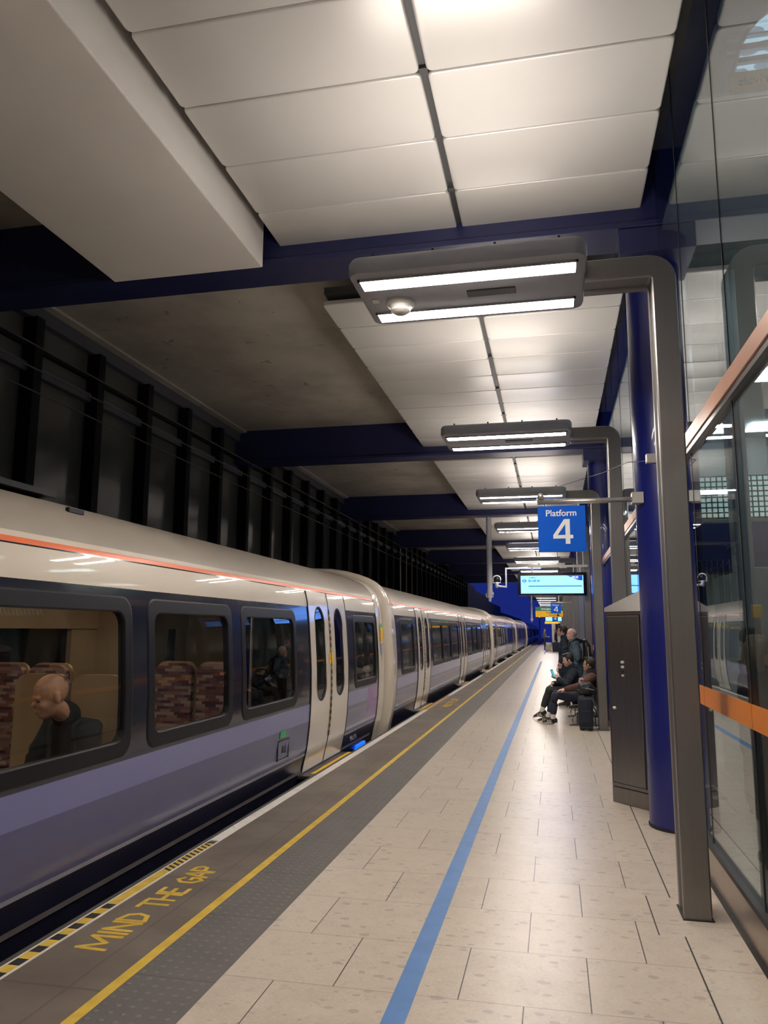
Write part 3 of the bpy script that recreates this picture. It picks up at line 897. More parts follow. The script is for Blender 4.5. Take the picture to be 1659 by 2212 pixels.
def lamp(k, sensor):
    y = 5.035 + LP * k
    nth = ORD[k] if k >= 0 else None
    t = empty('platform_lamp', (0, y, 0),
              ('%s steel platform lamp post and twin-tube light from the camera' % nth) if nth else 'platform lamp behind the camera',
              'lamp post', 'steel platform lamps')
    o = obj('post', lamp_post_bm(), M['steel'], t); autosmooth(o, 40)
    obj('base_plate', B(PX - 0.085, PX + 0.085, -0.125, 0.125, 0.0, 0.006), M['black'], t)
    # housing
    bm = bmesh.new()
    cx, w, h = -0.50, 1.54, 0.88
    rings = []
    for z, ins in ((4.055, 0.05), (4.045, 0.015), (4.02, 0.0), (3.95, 0.0), (3.93, 0.008), (3.922, 0.03)):
        rings.append([bm.verts.new((cx + a, b, z)) for a, b in rrect(w - 2 * ins, h - 2 * ins, 0.085 - ins * 0.6, 5)])
    n = len(rings[0])
    for a, b in zip(rings, rings[1:]):
        for i in range(n): bm.faces.new((a[i], a[(i + 1) % n], b[(i + 1) % n], b[i]))
    bm.faces.new(rings[0]); bm.faces.new(list(reversed(rings[-1])))
    hs = obj('housing', bm, M['lampbody'], t); autosmooth(hs, 40)
    for yy in (-0.275, 0.275):
        obj('diffuser', B(cx - 0.70, cx + 0.70, yy - 0.070, yy + 0.070, 3.914, 3.924, bev=0.003, seg=1), M['tube'], t)
        bm = bmesh.new()
        for (a, b, c, d) in ((cx - 0.715, cx + 0.715, yy - 0.083, yy - 0.071), (cx - 0.715, cx + 0.715, yy + 0.071, yy + 0.083), (cx - 0.715, cx - 0.701, yy - 0.083, yy + 0.083), (cx + 0.701, cx + 0.715, yy - 0.083, yy + 0.083)):
            box(bm, a, b, c, d, 3.908, 3.926)
        obj('diffuser_rim', bm, M['lampbody'], t)
    obj('cover_plate', B(cx - 0.02, cx + 0.31, -0.052, 0.045, 3.912, 3.924, bev=0.004, seg=1), M['lampdark'], t)
    obj('indirect_diffuser', B(cx - 0.66, cx + 0.66, -0.32, 0.32, 4.054, 4.064), M['uplight'], t)
    if k <= 6:
        for i in range(4):
            for yy in (-0.40,):
                bm = bmesh.new(); cyl(bm, cx - 0.6 + 0.4 * i, yy, 4.03, 4.068, 0.009, 8)
                obj('fixing_pin', bm, M['black'], t)
    if sensor:
        bm = bmesh.new()
        pr = [(0.0, 3.835), (0.045, 3.838), (0.068, 3.856), (0.074, 3.886), (0.082, 3.893), (0.098, 3.898), (0.102, 3.908), (0.098, 3.925), (0.0, 3.925)]
        rings = [[bm.verts.new((cx - 0.50 + r * math.cos(2 * math.pi * j / 24), 0.05 + r * math.sin(2 * math.pi * j / 24), z)) for j in range(24)] for r, z in pr[1:-1]]
        for a, b in zip(rings, rings[1:]):
            for j in range(24): bm.faces.new((a[j], a[(j + 1) % 24], b[(j + 1) % 24], b[j]))
        bm.faces.new(rings[0]); bm.faces.new(list(reversed(rings[-1])))
        o = obj('sensor_dome', bm, M['whiteplastic'], t); autosmooth(o, 40)
        obj('small_label', B(cx - 0.69, cx - 0.645, -0.04, 0.02, 3.915, 3.924), M['whiteplastic'], t)
    return t
for k in range(-2, 20):
    lamp(k, k in (0, 3))

# ------------------------------------------------------------------ blue columns
for k in range(-1, 10):
    y = 7.14 + BAY * k
    bm = bmesh.new(); cyl(bm, 0, 0, 0.02, 5.3, 0.275, 48)
    o = obj('round_column', bm, M['columnblue'])
    autosmooth(o, 40)
    o.location = (1.02, y, 0)
    tag(o, 'round royal blue column, %s from the camera' % ORD[k] if k >= 0 else 'round blue column behind the camera', 'column', 'round blue columns', 'structure')
    bm = bmesh.new(); cyl(bm, 0, 0, 0.0, 0.02, 0.285, 48)
    obj('base_ring', bm, M['black'], o)
    obj('column_head', B(-0.36, -0.02, -0.45, 0.24, 4.93, 5.158, bev=0.006, seg=1), M['navy'], o)  # dark block added to hide the overbright column top

# ------------------------------------------------------------------ steel cabinet turned towards the camera
CA = math.atan2(7.70 - 8.016, 0.78 - 0.505)
cb = empty('equipment_cabinet', (0.505, 8.016, 0), 'tall brushed steel equipment cabinet with sloping lid behind the blue column', 'cabinet', None, None, CA)
CWd, CD = 0.46, 0.30
obj('plinth', B(0.0, CWd, 0.0, CD, 0.0, 0.145, bev=0.004, seg=1), M['steel_dark'], cb)
obj('carcass', B(0.0, CWd, 0.0, CD, 0.149, 1.80, bev=0.004, seg=1), M['steel_dark'], cb)
bm = bmesh.new()
box(bm, -0.008, CWd + 0.008, -0.008, CD + 0.008, 1.805, 1.845)
prism(bm, [(-0.008, -0.008, 1.845), (CWd + 0.008, -0.008, 1.845), (CWd + 0.008, -0.008, 2.0)], (0, CD + 0.016, 0))
obj('sloping_lid', bm, M['whiteplastic'], cb)
bm = bmesh.new(); box(bm, 0.03, CWd - 0.03, -0.012, 0.0, 0.19, 1.765, bev=0.004, seg=1)
dr = obj('door', bm, M['steel_dark'], cb)
bm = bmesh.new()
for (a, b, c, d) in ((0.022, CWd - 0.022, 0.182, 0.19), (0.022, CWd - 0.022, 1.765, 1.773), (0.022, 0.03, 0.19, 1.765), (CWd - 0.03, CWd - 0.022, 0.19, 1.765)):
    box(bm, a, b, -0.004, 0.001, c, d)
obj('door_gap', bm, M['black'], dr)
obj('door_top_edge', B(0.03, CWd - 0.03, -0.016, -0.011, 1.757, 1.765), M['steel_light'], dr)
for x, z, r in ((0.215, 1.32, 0.014), (0.215, 1.275, 0.014), (0.215, 1.195, 0.010), (0.09, 0.885, 0.013)):
    bm = bmesh.new(); tube(bm, [(x, -0.010, z), (x, -0.026, z)], r, 12)
    obj('lock', bm, M['whiteplastic'], dr, smooth=True)
bm = bmesh.new(); tube(bm, [(0.215, -0.010, 1.235), (0.215, -0.022, 1.235)], 0.012, 10)
obj('keyhole', bm, M['black'], dr)

# ------------------------------------------------------------------ platform number signs on arms
def sign4(y, nth, big=True):
    t = empty('platform_sign', (0, y, 0), nth, 'sign', 'blue platform number signs')
    a = obj('arm', (lambda bm: (tube(bm, [(0.80, 0, 2.765), (-0.115, 0, 2.765)], 0.024, 16, cap=False), bm)[1])(bmesh.new()), M['steel_light'], t, smooth=True)
    obj('wall_bracket', B(0.70, 0.80, -0.05, 0.05, 2.725, 2.825, bev=0.004, seg=1), M['steel_light'], t)
    obj('end_cap', B(-0.122, -0.113, -0.024, 0.024, 2.745, 2.80), M['steel_light'], t)
    bm = bmesh.new(); tube(bm, [(-0.085, -0.006, 2.815), (-0.085, 0.006, 2.815)], 0.030, 16)
    obj('eyelet', bm, M['steel_light'], t, smooth=True)
    for x in (-0.04, 0.24):
        bm = bmesh.new(); cyl(bm, x, 0, 2.722, 2.75, 0.012, 10); obj('hanger', bm, M['steel_light'], t)
    obj('panel', B(-0.115, 0.302, -0.012, 0.012, 2.312, 2.725, bev=0.003, seg=1), M['signblue'], t)
    cx = 0.095
    text('lettering', 'Platform', 0.079, M['signwhite'], t, (cx - 0.005, -0.0135, 2.658), (math.radians(90), 0, 0), 'CENTER', 0.0012, 0.001)
    # numeral four, drawn as an outline with an open triangle
    bm = bmesh.new()
    s = 0.222
    def q(u, v): return (cx - 0.078 + u * s, -0.0128, 2.382 + v * s)
    prism(bm, [q(.48, 0), q(.66, 0), q(.66, 1), q(.48, 1)], (0, -0.0015, 0))
    prism(bm, [q(0, .22), q(.78, .22), q(.78, .36), q(.0, .36)], (0, -0.0014, 0))
    prism(bm, [q(0, .36), q(.17, .36), q(.52, .86), q(.66, 1), q(.44, 1)], (0, -0.0013, 0))
    obj('numeral', bm, M['signwhite'], t)
    return t
sign4(7.0, 'blue platform number sign hanging from the nearest blue column')
sign4(32.8, 'small blue platform number sign in front of the yellow sign')
sign4(58.6, 'farthest tiny blue platform number sign in front of a lit screen')
bm = bmesh.new(); tube(bm, [(0.845, 6.72, 3.05), (0.69, 7.14, 3.13), (0.57, 8.3, 3.28), (0.18, 13.2, 4.05)], 0.0035, 6)
tag(obj('slack_cable', bm, M['black']), 'thin dark cable slung from the glass clamp to a lamp', 'cable')
cp = empty('glass_clamp', (0.90, 6.70, 3.06), 'small steel clamp on the glass beside the blue column', 'clamp')
obj('body', B(-0.10, 0.08, -0.03, 0.03, -0.04, 0.04, bev=0.006), M['steel_light'], cp)

# ------------------------------------------------------------------ departure screens
def screen(y, label, detail):
    t = empty('departure_screen', (0, y, 0), label, 'screen', 'lit departure screens')
    obj('casing', B(-0.765, 0.735, -0.03, 0.16, 2.385, 2.90, bev=0.012), M['blackgloss'], t)
    obj('support_rail', B(-0.55, 0.77, 0.04, 0.10, 3.02, 3.07), M['steel_light'], t)
    for x in (-0.45, 0.60):
        obj('hanger', B(x - 0.02, x + 0.02, 0.05, 0.09, 2.89, 3.03 if detail else 5.37), M['steel_light'], t)
    d = obj('display', B(-0.70, 0.66, -0.035, -0.030, 2.435, 2.83, bev=0.0), M['screen'], t)
    obj('rear_display', B(-0.70, 0.66, 0.160, 0.164, 2.435, 2.83), M['screenrear'], t)  # unseen glowing sheet added to cast blue light on things behind
    if detail:
        bm = bmesh.new()
        pts = []
        for k in range(13):
            u = k / 12.0
            pts.append((0.30 + 0.345 * u, -0.037, 2.828 - 0.112 * (math.sin(u * math.pi / 2) ** 1.3)))
        prism(bm, pts + [(0.645, -0.037, 2.828)], (0, -0.001, 0))
        obj('clock_panel', bm, M['screenblue'], d)
        text('clock', '09:35', 0.066, M['screenwhite'], d, (0.485, -0.040, 2.785), (math.radians(90), 0, 0), 'CENTER', 0.0022)
        text('destination', 'Shenfield', 0.070, M['screenteal'], d, (-0.535, -0.038, 2.715), (math.radians(90), 0, 0), 'LEFT', 0.0024)
        text('platform_line', '1st Metro', 0.044, M['screenteal'], d, (-0.535, -0.038, 2.785), (math.radians(90), 0, 0), 'LEFT', 0.001)
        text('small_line', 'This train calls at', 0.030, M['screenpale'], d, (-0.535, -0.038, 2.675), (math.radians(90), 0, 0), 'LEFT')
        text('calling_points', 'towards East London', 0.026, M['screenpale'], d, (0.36, -0.038, 2.635), (math.radians(90), 0, 0), 'CENTER')
        obj('route_bar', B(-0.53, 0.63, -0.0375, -0.036, 2.585, 2.605), M['screenteal'], d)
        text('notice_line', 'Customers are reminded not to leave luggage unattended', 0.026, M['screenpale'], d, (-0.52, -0.038, 2.545), (math.radians(90), 0, 0), 'LEFT')
        bm = bmesh.new()
        ring = [(0.042 * math.cos(2 * math.pi * k / 28), 0.042 * math.sin(2 * math.pi * k / 28)) for k in range(28)]
        for k in range(28):
            a, b = ring[k], ring[(k + 1) % 28]
            prism(bm, [(-0.62 + a[0], -0.037, 2.715 + a[1]), (-0.62 + b[0], -0.037, 2.715 + b[1]), (-0.62 + b[0] * .72, -0.037, 2.715 + b[1] * .72), (-0.62 + a[0] * .72, -0.037, 2.715 + a[1] * .72)], (0, -0.001, 0))
        box(bm, -0.67, -0.57, -0.0385, -0.037, 2.706, 2.724)
        obj('roundel', bm, M['screenteal'], d)
    return t
screen(17.58, 'near lit departure screen showing the time and destination', True)
screen(69.0, 'distant lit departure screen below the yellow sign', False)
screen(90.0, 'farthest lit departure screen far down the platform', False)

def way_sign(y, label, detail):
    t = empty('wayfinding_sign', (0, y, 0), label, 'sign', 'yellow wayfinding signs')
    obj('casing', B(-0.84, 0.43, 0.0, 0.10, 2.235, 2.715), M['lampdark'], t)
    obj('green_panel', B(-0.83, 0.42, -0.006, 0.0, 2.545, 2.705), M['signgreen'] if detail else M['signyellow'], t)
    obj('yellow_panel', B(-0.83, 0.42, -0.006, 0.0, 2.245, 2.530), M['signyellow'], t)
    for x in (-0.6, 0.25):
        obj('hanger', B(x - 0.02, x + 0.02, 0.03, 0.07, 2.71, 5.37), M['steel_light'], t)
    if detail:
        text('exit_lettering', 'Emergency exit', 0.115, M['signwhite'], t, (-0.56, -0.008, 2.622), (math.radians(90), 0, 0), 'LEFT', 0.002)
        text('departures_lettering', 'Departures', 0.105, M['blackpaint'], t, (-0.36, -0.008, 2.455), (math.radians(90), 0, 0), 'LEFT', 0.001)
        text('arrivals_lettering', 'Arrivals', 0.105, M['blackpaint'], t, (-0.21, -0.008, 2.335), (math.radians(90), 0, 0), 'LEFT', 0.001)
        bm = bmesh.new(); ell(bm, (0.20, -0.007, 2.33), (0.06, 0.002, 0.06)); obj('symbol', bm, M['blackpaint'], t)
    return t
way_sign(37.2, 'green and yellow exit and arrivals sign over the platform', True)
way_sign(75.0, 'small far yellow wayfinding sign below the distant screen', False)

# ------------------------------------------------------------------ hanging camera pole and bracketed cameras
def camera_parts(t, x, z, s=1.0):
    bm = bmesh.new(); tube(bm, [(x, 0, z), (x, 0, z + 0.13 * s)], 0.075 * s, 14)
    obj('camera_body', bm, M['greycam'], t, smooth=True)
    bm = bmesh.new()
    pts = [(x - 0.16 * s, 0, z + 0.16 * s), (x - 0.16 * s, 0, z + 0.30 * s)]
    for k in range(9):
        a = math.pi - math.pi * k / 8
        pts.append((x + 0.16 * s * math.cos(a), 0, z + 0.32 * s + 0.14 * s * math.sin(a)))
    pts += [(x + 0.16 * s, 0, z + 0.30 * s), (x + 0.16 * s, 0, z + 0.16 * s), (x - 0.16 * s, 0, z + 0.16 * s)]
    tube(bm, pts, 0.028 * s, 8, cap=False)
    obj('camera_hood', bm, M['whiteplastic'], t, smooth=True)
    bm = bmesh.new(); ell(bm, (x, 0.02, z + 0.29 * s), (0.10 * s, 0.06 * s, 0.11 * s)); obj('camera_lens', bm, M['blackgloss'], t, smooth=True)
pole = empty('camera_pole', (-1.93, 24.3, 0), 'pale round camera pole hanging from a cross beam', 'pole')
bm = bmesh.new(); cyl(bm, 0, 0, 2.62, 5.16, 0.085, 20); o = obj('tube', bm, M['greycam'], pole); autosmooth(o)
camera_parts(pole, 0.0, 2.54, 0.66)
cam2 = empty('bracket_camera', (0, 18.2, 0), 'camera on an L-shaped pipe bracket beside the lit screen', 'camera')
bm = bmesh.new()
tube(bm, [(-0.28, 0, 3.05), (-1.06, 0, 3.05), (-1.06, 0, 2.62), (-1.24, 0, 2.64)], 0.026, 10)
obj('pipe_bracket', bm, M['whiteplastic'], cam2, smooth=True)
camera_parts(cam2, -1.28, 2.63, 0.55)
for (y, x) in ((71.6, -1.95),):
    p = empty('camera_pole', (x, y, 0), 'far pale camera pole beside the yellow sign', 'pole')
    bm = bmesh.new(); cyl(bm, 0, 0, 2.5, 5.37, 0.085, 14); obj('tube', bm, M['greycam'], p)
    camera_parts(p, 0.0, 2.40, 0.7)
sl = empty('track_signal', (-2.9, 165, 0), 'tiny red signal light beyond the end of the train', 'signal')
obj('mast', B(-0.08, 0.08, -0.08, 0.08, -1.05, 4.6), M['stud'], sl)
bm = bmesh.new(); ell(bm, (0, -0.2, 4.45), (0.16, 0.1, 0.16)); obj('light', bm, M['redlamp'], sl)
obj('head', B(-0.28, 0.28, -0.1, 0.12, 4.1, 4.8), M['stud'], sl)
# kiosk blocks far down the platform
for i, (x0, x1, y, z, m, lb) in enumerate(((0.05, 0.95, 88.2, 3.0, 'roomlight', 'far pale kiosk wall at the right of the platform'), (-0.25, 0.05, 87.9, 3.3, 'steel_light', 'far pale upright beside the kiosk'))):
    tag(obj('kiosk' if i == 0 else 'upright', B(x0, x1, y, y + 1.5, 0, z, bev=0.02), M[m]), lb, 'kiosk' if i == 0 else 'post')
tag(obj('vending_screen', B(0.15, 0.75, 88.1, 88.19, 1.3, 2.4), M['blackgloss']), 'dark panel on the far kiosk', 'panel')
# ------------------------------------------------------------------ the train
TCX = -4.22
PROF = [(-0.62, 1.10), (-0.40, 1.20), (-0.20, 1.262), (0.03, 1.305), (0.264, 1.360), (0.547, 1.388), (0.87, 1.398), (1.18, 1.392), (1.67, 1.36), (1.966, 1.326),
        (2.123, 1.288), (2.20, 1.255), (2.29, 1.19), (2.36, 1.11), (2.43, 0.98), (2.49, 0.82), (2.55, 0.60), (2.59, 0.34), (2.605, 0.0)]
def sdx(z):
    for (z0, d0), (z1, d1) in zip(PROF, PROF[1:]):
        if z0 <= z <= z1:
            return d0 + (d1 - d0) * (z - z0) / (z1 - z0)
    return PROF[0][1] if z < PROF[0][0] else 0.0
ZS = sorted(set([p[0] for p in PROF] + [0.165, 0.195, 0.40, 0.56, 0.752, 0.815, 1.0, 1.35, 1.5, 1.805, 1.893, 2.075, 2.086, 2.096, 2.130, 2.165]))
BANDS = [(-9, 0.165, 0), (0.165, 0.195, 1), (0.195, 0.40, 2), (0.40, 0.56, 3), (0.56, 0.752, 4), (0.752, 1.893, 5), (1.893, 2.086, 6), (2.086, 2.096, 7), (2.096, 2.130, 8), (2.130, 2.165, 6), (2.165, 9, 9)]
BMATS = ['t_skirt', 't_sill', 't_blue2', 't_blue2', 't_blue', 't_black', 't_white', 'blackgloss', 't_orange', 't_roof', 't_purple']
def band(z):
    for a, b, i in BANDS:
        if a <= z < b: return i
    return 9
WZ0, WZ1 = 0.815, 1.805
DZ0, DZ1 = -0.03, 2.086
def P_side(y, z, off=0.0, s=1):
    return (TCX + s * (sdx(z) + off), y, z)

def body(y0, y1, wins, doors, parent, near_fair, far_fair):
    bm = bmesh.new()
    ys = {y0, y1, y1 - 0.75}
    for a, b in wins + doors: ys.update((a, b))
    y = y0
    while y < y1:
        ys.add(y); y += 1.9
    ys = sorted(ys)
    for s in (1, -1):
        V = {}
        def vert(y, z):
            if (y, z) not in V: V[(y, z)] = bm.verts.new(P_side(y, z, 0, s))
            return V[(y, z)]
        for ya, yb in zip(ys, ys[1:]):
            ym = (ya + yb) / 2
            for za, zb in zip(ZS, ZS[1:]):
                zm = (za + zb) / 2
                inw = any(a < ym < b for a, b in wins) and WZ0 < zm < WZ1
                ind = any(a < ym < b for a, b in doors) and DZ0 < zm < DZ1
                if inw or ind: continue
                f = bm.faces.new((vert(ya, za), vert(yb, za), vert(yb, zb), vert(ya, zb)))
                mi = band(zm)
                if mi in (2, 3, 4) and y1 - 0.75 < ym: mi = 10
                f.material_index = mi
                f.smooth = True
    bmesh.ops.remove_doubles(bm, verts=bm.verts, dist=0.0005)
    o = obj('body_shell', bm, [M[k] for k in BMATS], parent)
    for p in o.data.polygons: p.use_smooth = True
    return o

def loopring(bm, y, e, zc=1.05):
    """closed cross-section ring at y, grown outward by e"""
    pts = []
    zs = [p[0] for p in PROF]
    for z in zs:
        pts.append((sdx(z), z))
    full = [(TCX + d, z) for d, z in pts] + [(TCX - d, z) for d, z in reversed(pts[:-1])]
    out = []
    for x, z in full:
        k = (1 + e / 1.39)
        out.append(bm.verts.new((TCX + (x - TCX) * k, y, zc + (z - zc) * (1 + e / 1.6))))
    return out

def fairing(parent, steps, m, name='gangway_fairing'):
    bm = bmesh.new()
    rings = [loopring(bm, y, e) for y, e in steps]
    n = len(rings[0])
    for a, b in zip(rings, rings[1:]):
        for i in range(n):
            f = bm.faces.new((a[i], a[(i + 1) % n], b[(i + 1) % n], b[i])); f.smooth = True
    o = obj(name, bm, m, parent)
    autosmooth(o, 50)
    return o

def curved_ring(y0, y1, z0, z1, outer_r, inset, inner_r, off0, off1, flat=False):
    """window frame: rounded ring that follows the curved side"""
    bm = bmesh.new()
    cy, cz, w, h = (y0 + y1) / 2, (z0 + z1) / 2, y1 - y0, z1 - z0
    defs = [(0.0, off0 - 0.02), (0.0, off0), (0.012, off1), (inset - 0.01, off1), (inset, off0), (inset, -0.045)]
    rings = []
    K = 14
    for ins, off in defs:
        r = outer_r + (inner_r - outer_r) * (ins / inset)
        ww, hh = w - 2 * ins, h - 2 * ins
        base = rrect(ww, hh, r, 6)
        pts = []
        for i in range(len(base)):
            p, q = base[i], base[(i + 1) % len(base)]
            kk = K if i % 7 == 6 else 1       # the four straight sides are cut into short lengths
            for j in range(kk):
                pts.append((p[0] + (q[0] - p[0]) * j / kk, p[1] + (q[1] - p[1]) * j / kk))
        rings.append([bm.verts.new(P_side(cy + a, cz + b, off)) for a, b in pts])
    n = len(rings[0])
    for a, b in zip(rings, rings[1:]):
        for i in range(n): bm.faces.new((a[i], a[(i + 1) % n], b[(i + 1) % n], b[i]))
    return bm

def curved_patch(y0, y1, z0, z1, off, r=0.0, nz=8):
    """sheet following the side, with rounded outline if r > 0"""
    bm = bmesh.new()
    cy, cz, w, h = (y0 + y1) / 2, (z0 + z1) / 2, y1 - y0, z1 - z0
    if r > 0:
        zs, rows = [], []
        for k in range(25):
            t = -1 + 2 * k / 24
            zz = h / 2 * math.sin(t * math.pi / 2)
            d = abs(zz) - (h / 2 - r)
            half = w / 2 if d <= 0 else w / 2 - r + math.sqrt(max(0, r * r - d * d))
            rows.append((cz + zz, max(half, 0.001)))
    else:
        rows = [(z0 + h * k / nz, w / 2) for k in range(nz + 1)]
    prev = None
    for z, hf in rows:
        cur = (bm.verts.new(P_side(cy - hf, z, off)), bm.verts.new(P_side(cy + hf, z, off)))
        if prev: bm.faces.new((prev[0], prev[1], cur[1], cur[0]))
        prev = cur
    return bm

def window(a, b, parent, pane_m):
    fr = obj('window_frame', curved_ring(a - 0.034, b + 0.034, WZ0 - 0.034, WZ1 + 0.034, 0.115, 0.105, 0.09, 0.002, 0.007), M['t_frame'], parent)
    autosmooth(fr, 14)
    obj('pane', curved_patch(a + 0.05, b - 0.05, WZ0 + 0.05, WZ1 - 0.05, -0.012, 0.10), pane_m, fr, smooth=True)
    return fr

def door(a, b, parent, pane_m, detail=True):
    m = (a + b) / 2
    # dark reveal round the opening
    bm = bmesh.new()
    zs = [DZ0 + (DZ1 - DZ0) * k / 16 for k in range(17)]
    for yy in (a, m, b):
        prev = None
        for z in zs:
            cur = [bm.verts.new(P_side(yy - 0.009, z, 0.011)), bm.verts.new(P_side(yy + 0.009, z, 0.011)), bm.verts.new(P_side(yy + 0.009, z, -0.05)), bm.verts.new(P_side(yy - 0.009, z, -0.05))]
            if prev:
                for i in range(4): bm.faces.new((prev[i], prev[(i + 1) % 4], cur[(i + 1) % 4], cur[i]))
            prev = cur
    obj('door_seal', bm, M['black'], parent, smooth=False)
    for (ya, yb) in ((a + 0.008, m - 0.008), (m + 0.008, b - 0.008)):
        # leaf with a tall slot window opening
        c = (ya + yb) / 2
        w2 = 0.20
        z0, z1 = 0.76, 1.90
        bm = bmesh.new()
        def off(z): return 0.006
        rows = sorted(set([DZ0, DZ1, z0, z1] + zs + [z0 + 0.2 * (1 - math.cos(math.pi * k / 12)) / 1 for k in range(7)] + [z1 - 0.2 * (1 - math.cos(math.pi * k / 12)) for k in range(7)]))
        def half(z):
            if z <= z0 or z >= z1: return 0.0
            d = max(z0 + w2 - z, z - (z1 - w2))
            return w2 if d <= 0 else math.sqrt(max(0, w2 * w2 - d * d))
        prev = None
        for z in rows:
            hf = half(z)
            cur = [bm.verts.new(P_side(y, z, off(z))) for y in (ya, c - hf, c + hf, yb)]
            if prev:
                f = bm.faces.new((prev[0], prev[1], cur[1], cur[0])); f.smooth = True
                f = bm.faces.new((prev[2], prev[3], cur[3], cur[2])); f.smooth = True
            prev = cur + [hf]
        bmesh.ops.remove_doubles(bm, verts=bm.verts, dist=0.0004)
        lf = obj('door_leaf', bm, M['t_door'], parent)
        for p in lf.data.polygons: p.use_smooth = True
        # rim and pane
        rim = bmesh.new()
        N = 40
        outl = [(px, pz) for px, pz in rrect(2 * w2, z1 - z0, w2 - 0.001, 10)]
        cz = (z0 + z1) / 2
        r0 = [rim.verts.new(P_side(c + px * 1.03, cz + pz * 1.01, 0.009)) for px, pz in outl]
        r1 = [rim.verts.new(P_side(c + px * 0.90, cz + pz * 0.965, 0.004)) for px, pz in outl]
        r2 = [rim.verts.new(P_side(c + px * 0.90, cz + pz * 0.965, -0.03)) for px, pz in outl]
        n = len(outl)
        for A_, B_ in ((r0, r1), (r1, r2)):
            for i in range(n): rim.faces.new((A_[i], A_[(i + 1) % n], B_[(i + 1) % n], B_[i]))
        obj('window_rim', rim, M['black'], lf)
        obj('pane', curved_patch(c - w2 * 0.93, c + w2 * 0.93, z0 + 0.02, z1 - 0.02, -0.006, w2 * 0.92), pane_m, lf, smooth=True)
    # diamond marking along the meeting edges
    bm = bmesh.new()
    z = 0.33
    while z < 1.86:
        if not (1.16 < z < 1.36):
            prism(bm, [P_side(m, z - 0.044, 0.013), P_side(m + 0.034, z, 0.013), P_side(m, z + 0.044, 0.013), P_side(m - 0.034, z, 0.013)], (0.002, 0, 0))
        z += 0.084
    obj('diamond_marking', bm, M['black'], parent)
    bm = bmesh.new()
    for s in (-1, 1):
        z = 0.33 + 0.042
        while z < 1.82:
            prism(bm, [P_side(m + s * 0.008, z - 0.036, 0.012), P_side(m + s * 0.044, z, 0.012), P_side(m + s * 0.008, z + 0.036, 0.012)], (0.001, 0, 0))
            z += 0.084
    obj('amber_marking', bm, M['amber'], parent)
    if detail:
        for s in (-1, 1):
            obj('warning_sticker', curved_patch(m + s * 0.055 - 0.035, m + s * 0.055 + 0.035, 1.19, 1.33, 0.010), M['signyellow'], parent)
    # footstep
    st_ = obj('footstep', B(TCX + 1.27, TCX + 1.455, a - 0.10, b + 0.06, -0.085, -0.045, bev=0.006, seg=1), M['steel_dark'], parent)
    obj('step_edge', B(TCX + 1.40, TCX + 1.45, a + 0.05, b + 0.02, -0.046, -0.040), M['signyellow'], st_)

def mirror_fill(y0, y1, parent, wins, doors):
    """plain dark panes and door panels on the far side of the car"""
    bm = bmesh.new()
    for a, b in wins:
        prev = None
        for k in range(7):
            z = WZ0 + (WZ1 - WZ0) * k / 6
            cur = (bm.verts.new(P_side(a, z, -0.01, -1)), bm.verts.new(P_side(b, z, -0.01, -1)))
            if prev: bm.faces.new((prev[0], prev[1], cur[1], cur[0]))
            prev = cur
    obj('far_side_pane', bm, M['t_darkglass'], parent, smooth=True)
    bm = bmesh.new()
    for a, b in doors:
        prev = None
        for k in range(15):
            z = DZ0 + (DZ1 - DZ0) * k / 14
            cur = (bm.verts.new(P_side(a, z, -0.005, -1)), bm.verts.new(P_side(b, z, -0.005, -1)))
            if prev: bm.faces.new((prev[0], prev[1], cur[1], cur[0]))
            prev = cur
    obj('far_side_door', bm, M['t_door'], parent, smooth=True)

def underframe(y0, y1, parent):
    bm = bmesh.new()
    box(bm, TCX - 1.05, TCX + 1.05, y0, y1, -0.62, -0.30)
    obj('underframe', bm, M['black'], parent)

# --- near carriage with its interior
W1 = [(-7.5, -6.1), (-5.8, -4.4), (-1.6, 0.2), (2.95, 4.86), (5.13, 6.57), (6.84, 8.36), (10.98, 12.36)]
D1 = [(-3.9, -2.2), (0.75, 2.45), (8.88, 10.58)]
car1 = empty('train_carriage', (0, 0, 0), 'near carriage of the train with lit interior and a seated passenger', 'train carriage', 'carriages of the stopped train')
body(-9.8, 12.52, W1, D1, car1, True, True)
for a, b in W1: window(a, b, car1, M['t_glass'])
for a, b in D1: door(a, b, car1, M['t_glass'])
mirror_fill(-9.8, 12.52, car1, W1, D1)
underframe(-9.5, 12.4, car1)
fairing(car1, [(12.50, 0.004), (12.62, 0.022), (12.80, 0.03), (12.93, 0.0), (12.98, -0.10)], M['t_white'])
obj('end_seal', curved_patch(12.49, 12.51, -0.35, 2.12, 0.008), M['black'], car1)
obj('green_notice', curved_patch(12.60, 12.78, 1.66, 1.72, 0.034), M['green'], car1)
obj('yellow_notice', curved_patch(12.60, 12.80, 1.44, 1.655, 0.036), M['signyellow'], car1)
obj('blue_notice', curved_patch(12.60, 12.72, 1.20, 1.40, 0.034), M['t_sill'], car1)
bm = bmesh.new()
box(bm, TCX + 0.42, TCX + 0.80, 2.5, 4.75, 2.535, 2.575); 
obj('roof_vent', bm, M['t_frame'], car1)
obj('roof_mark', B(TCX + 1.02, TCX + 1.05, 4.55, 4.72, 2.40, 2.43), M['black'], car1)
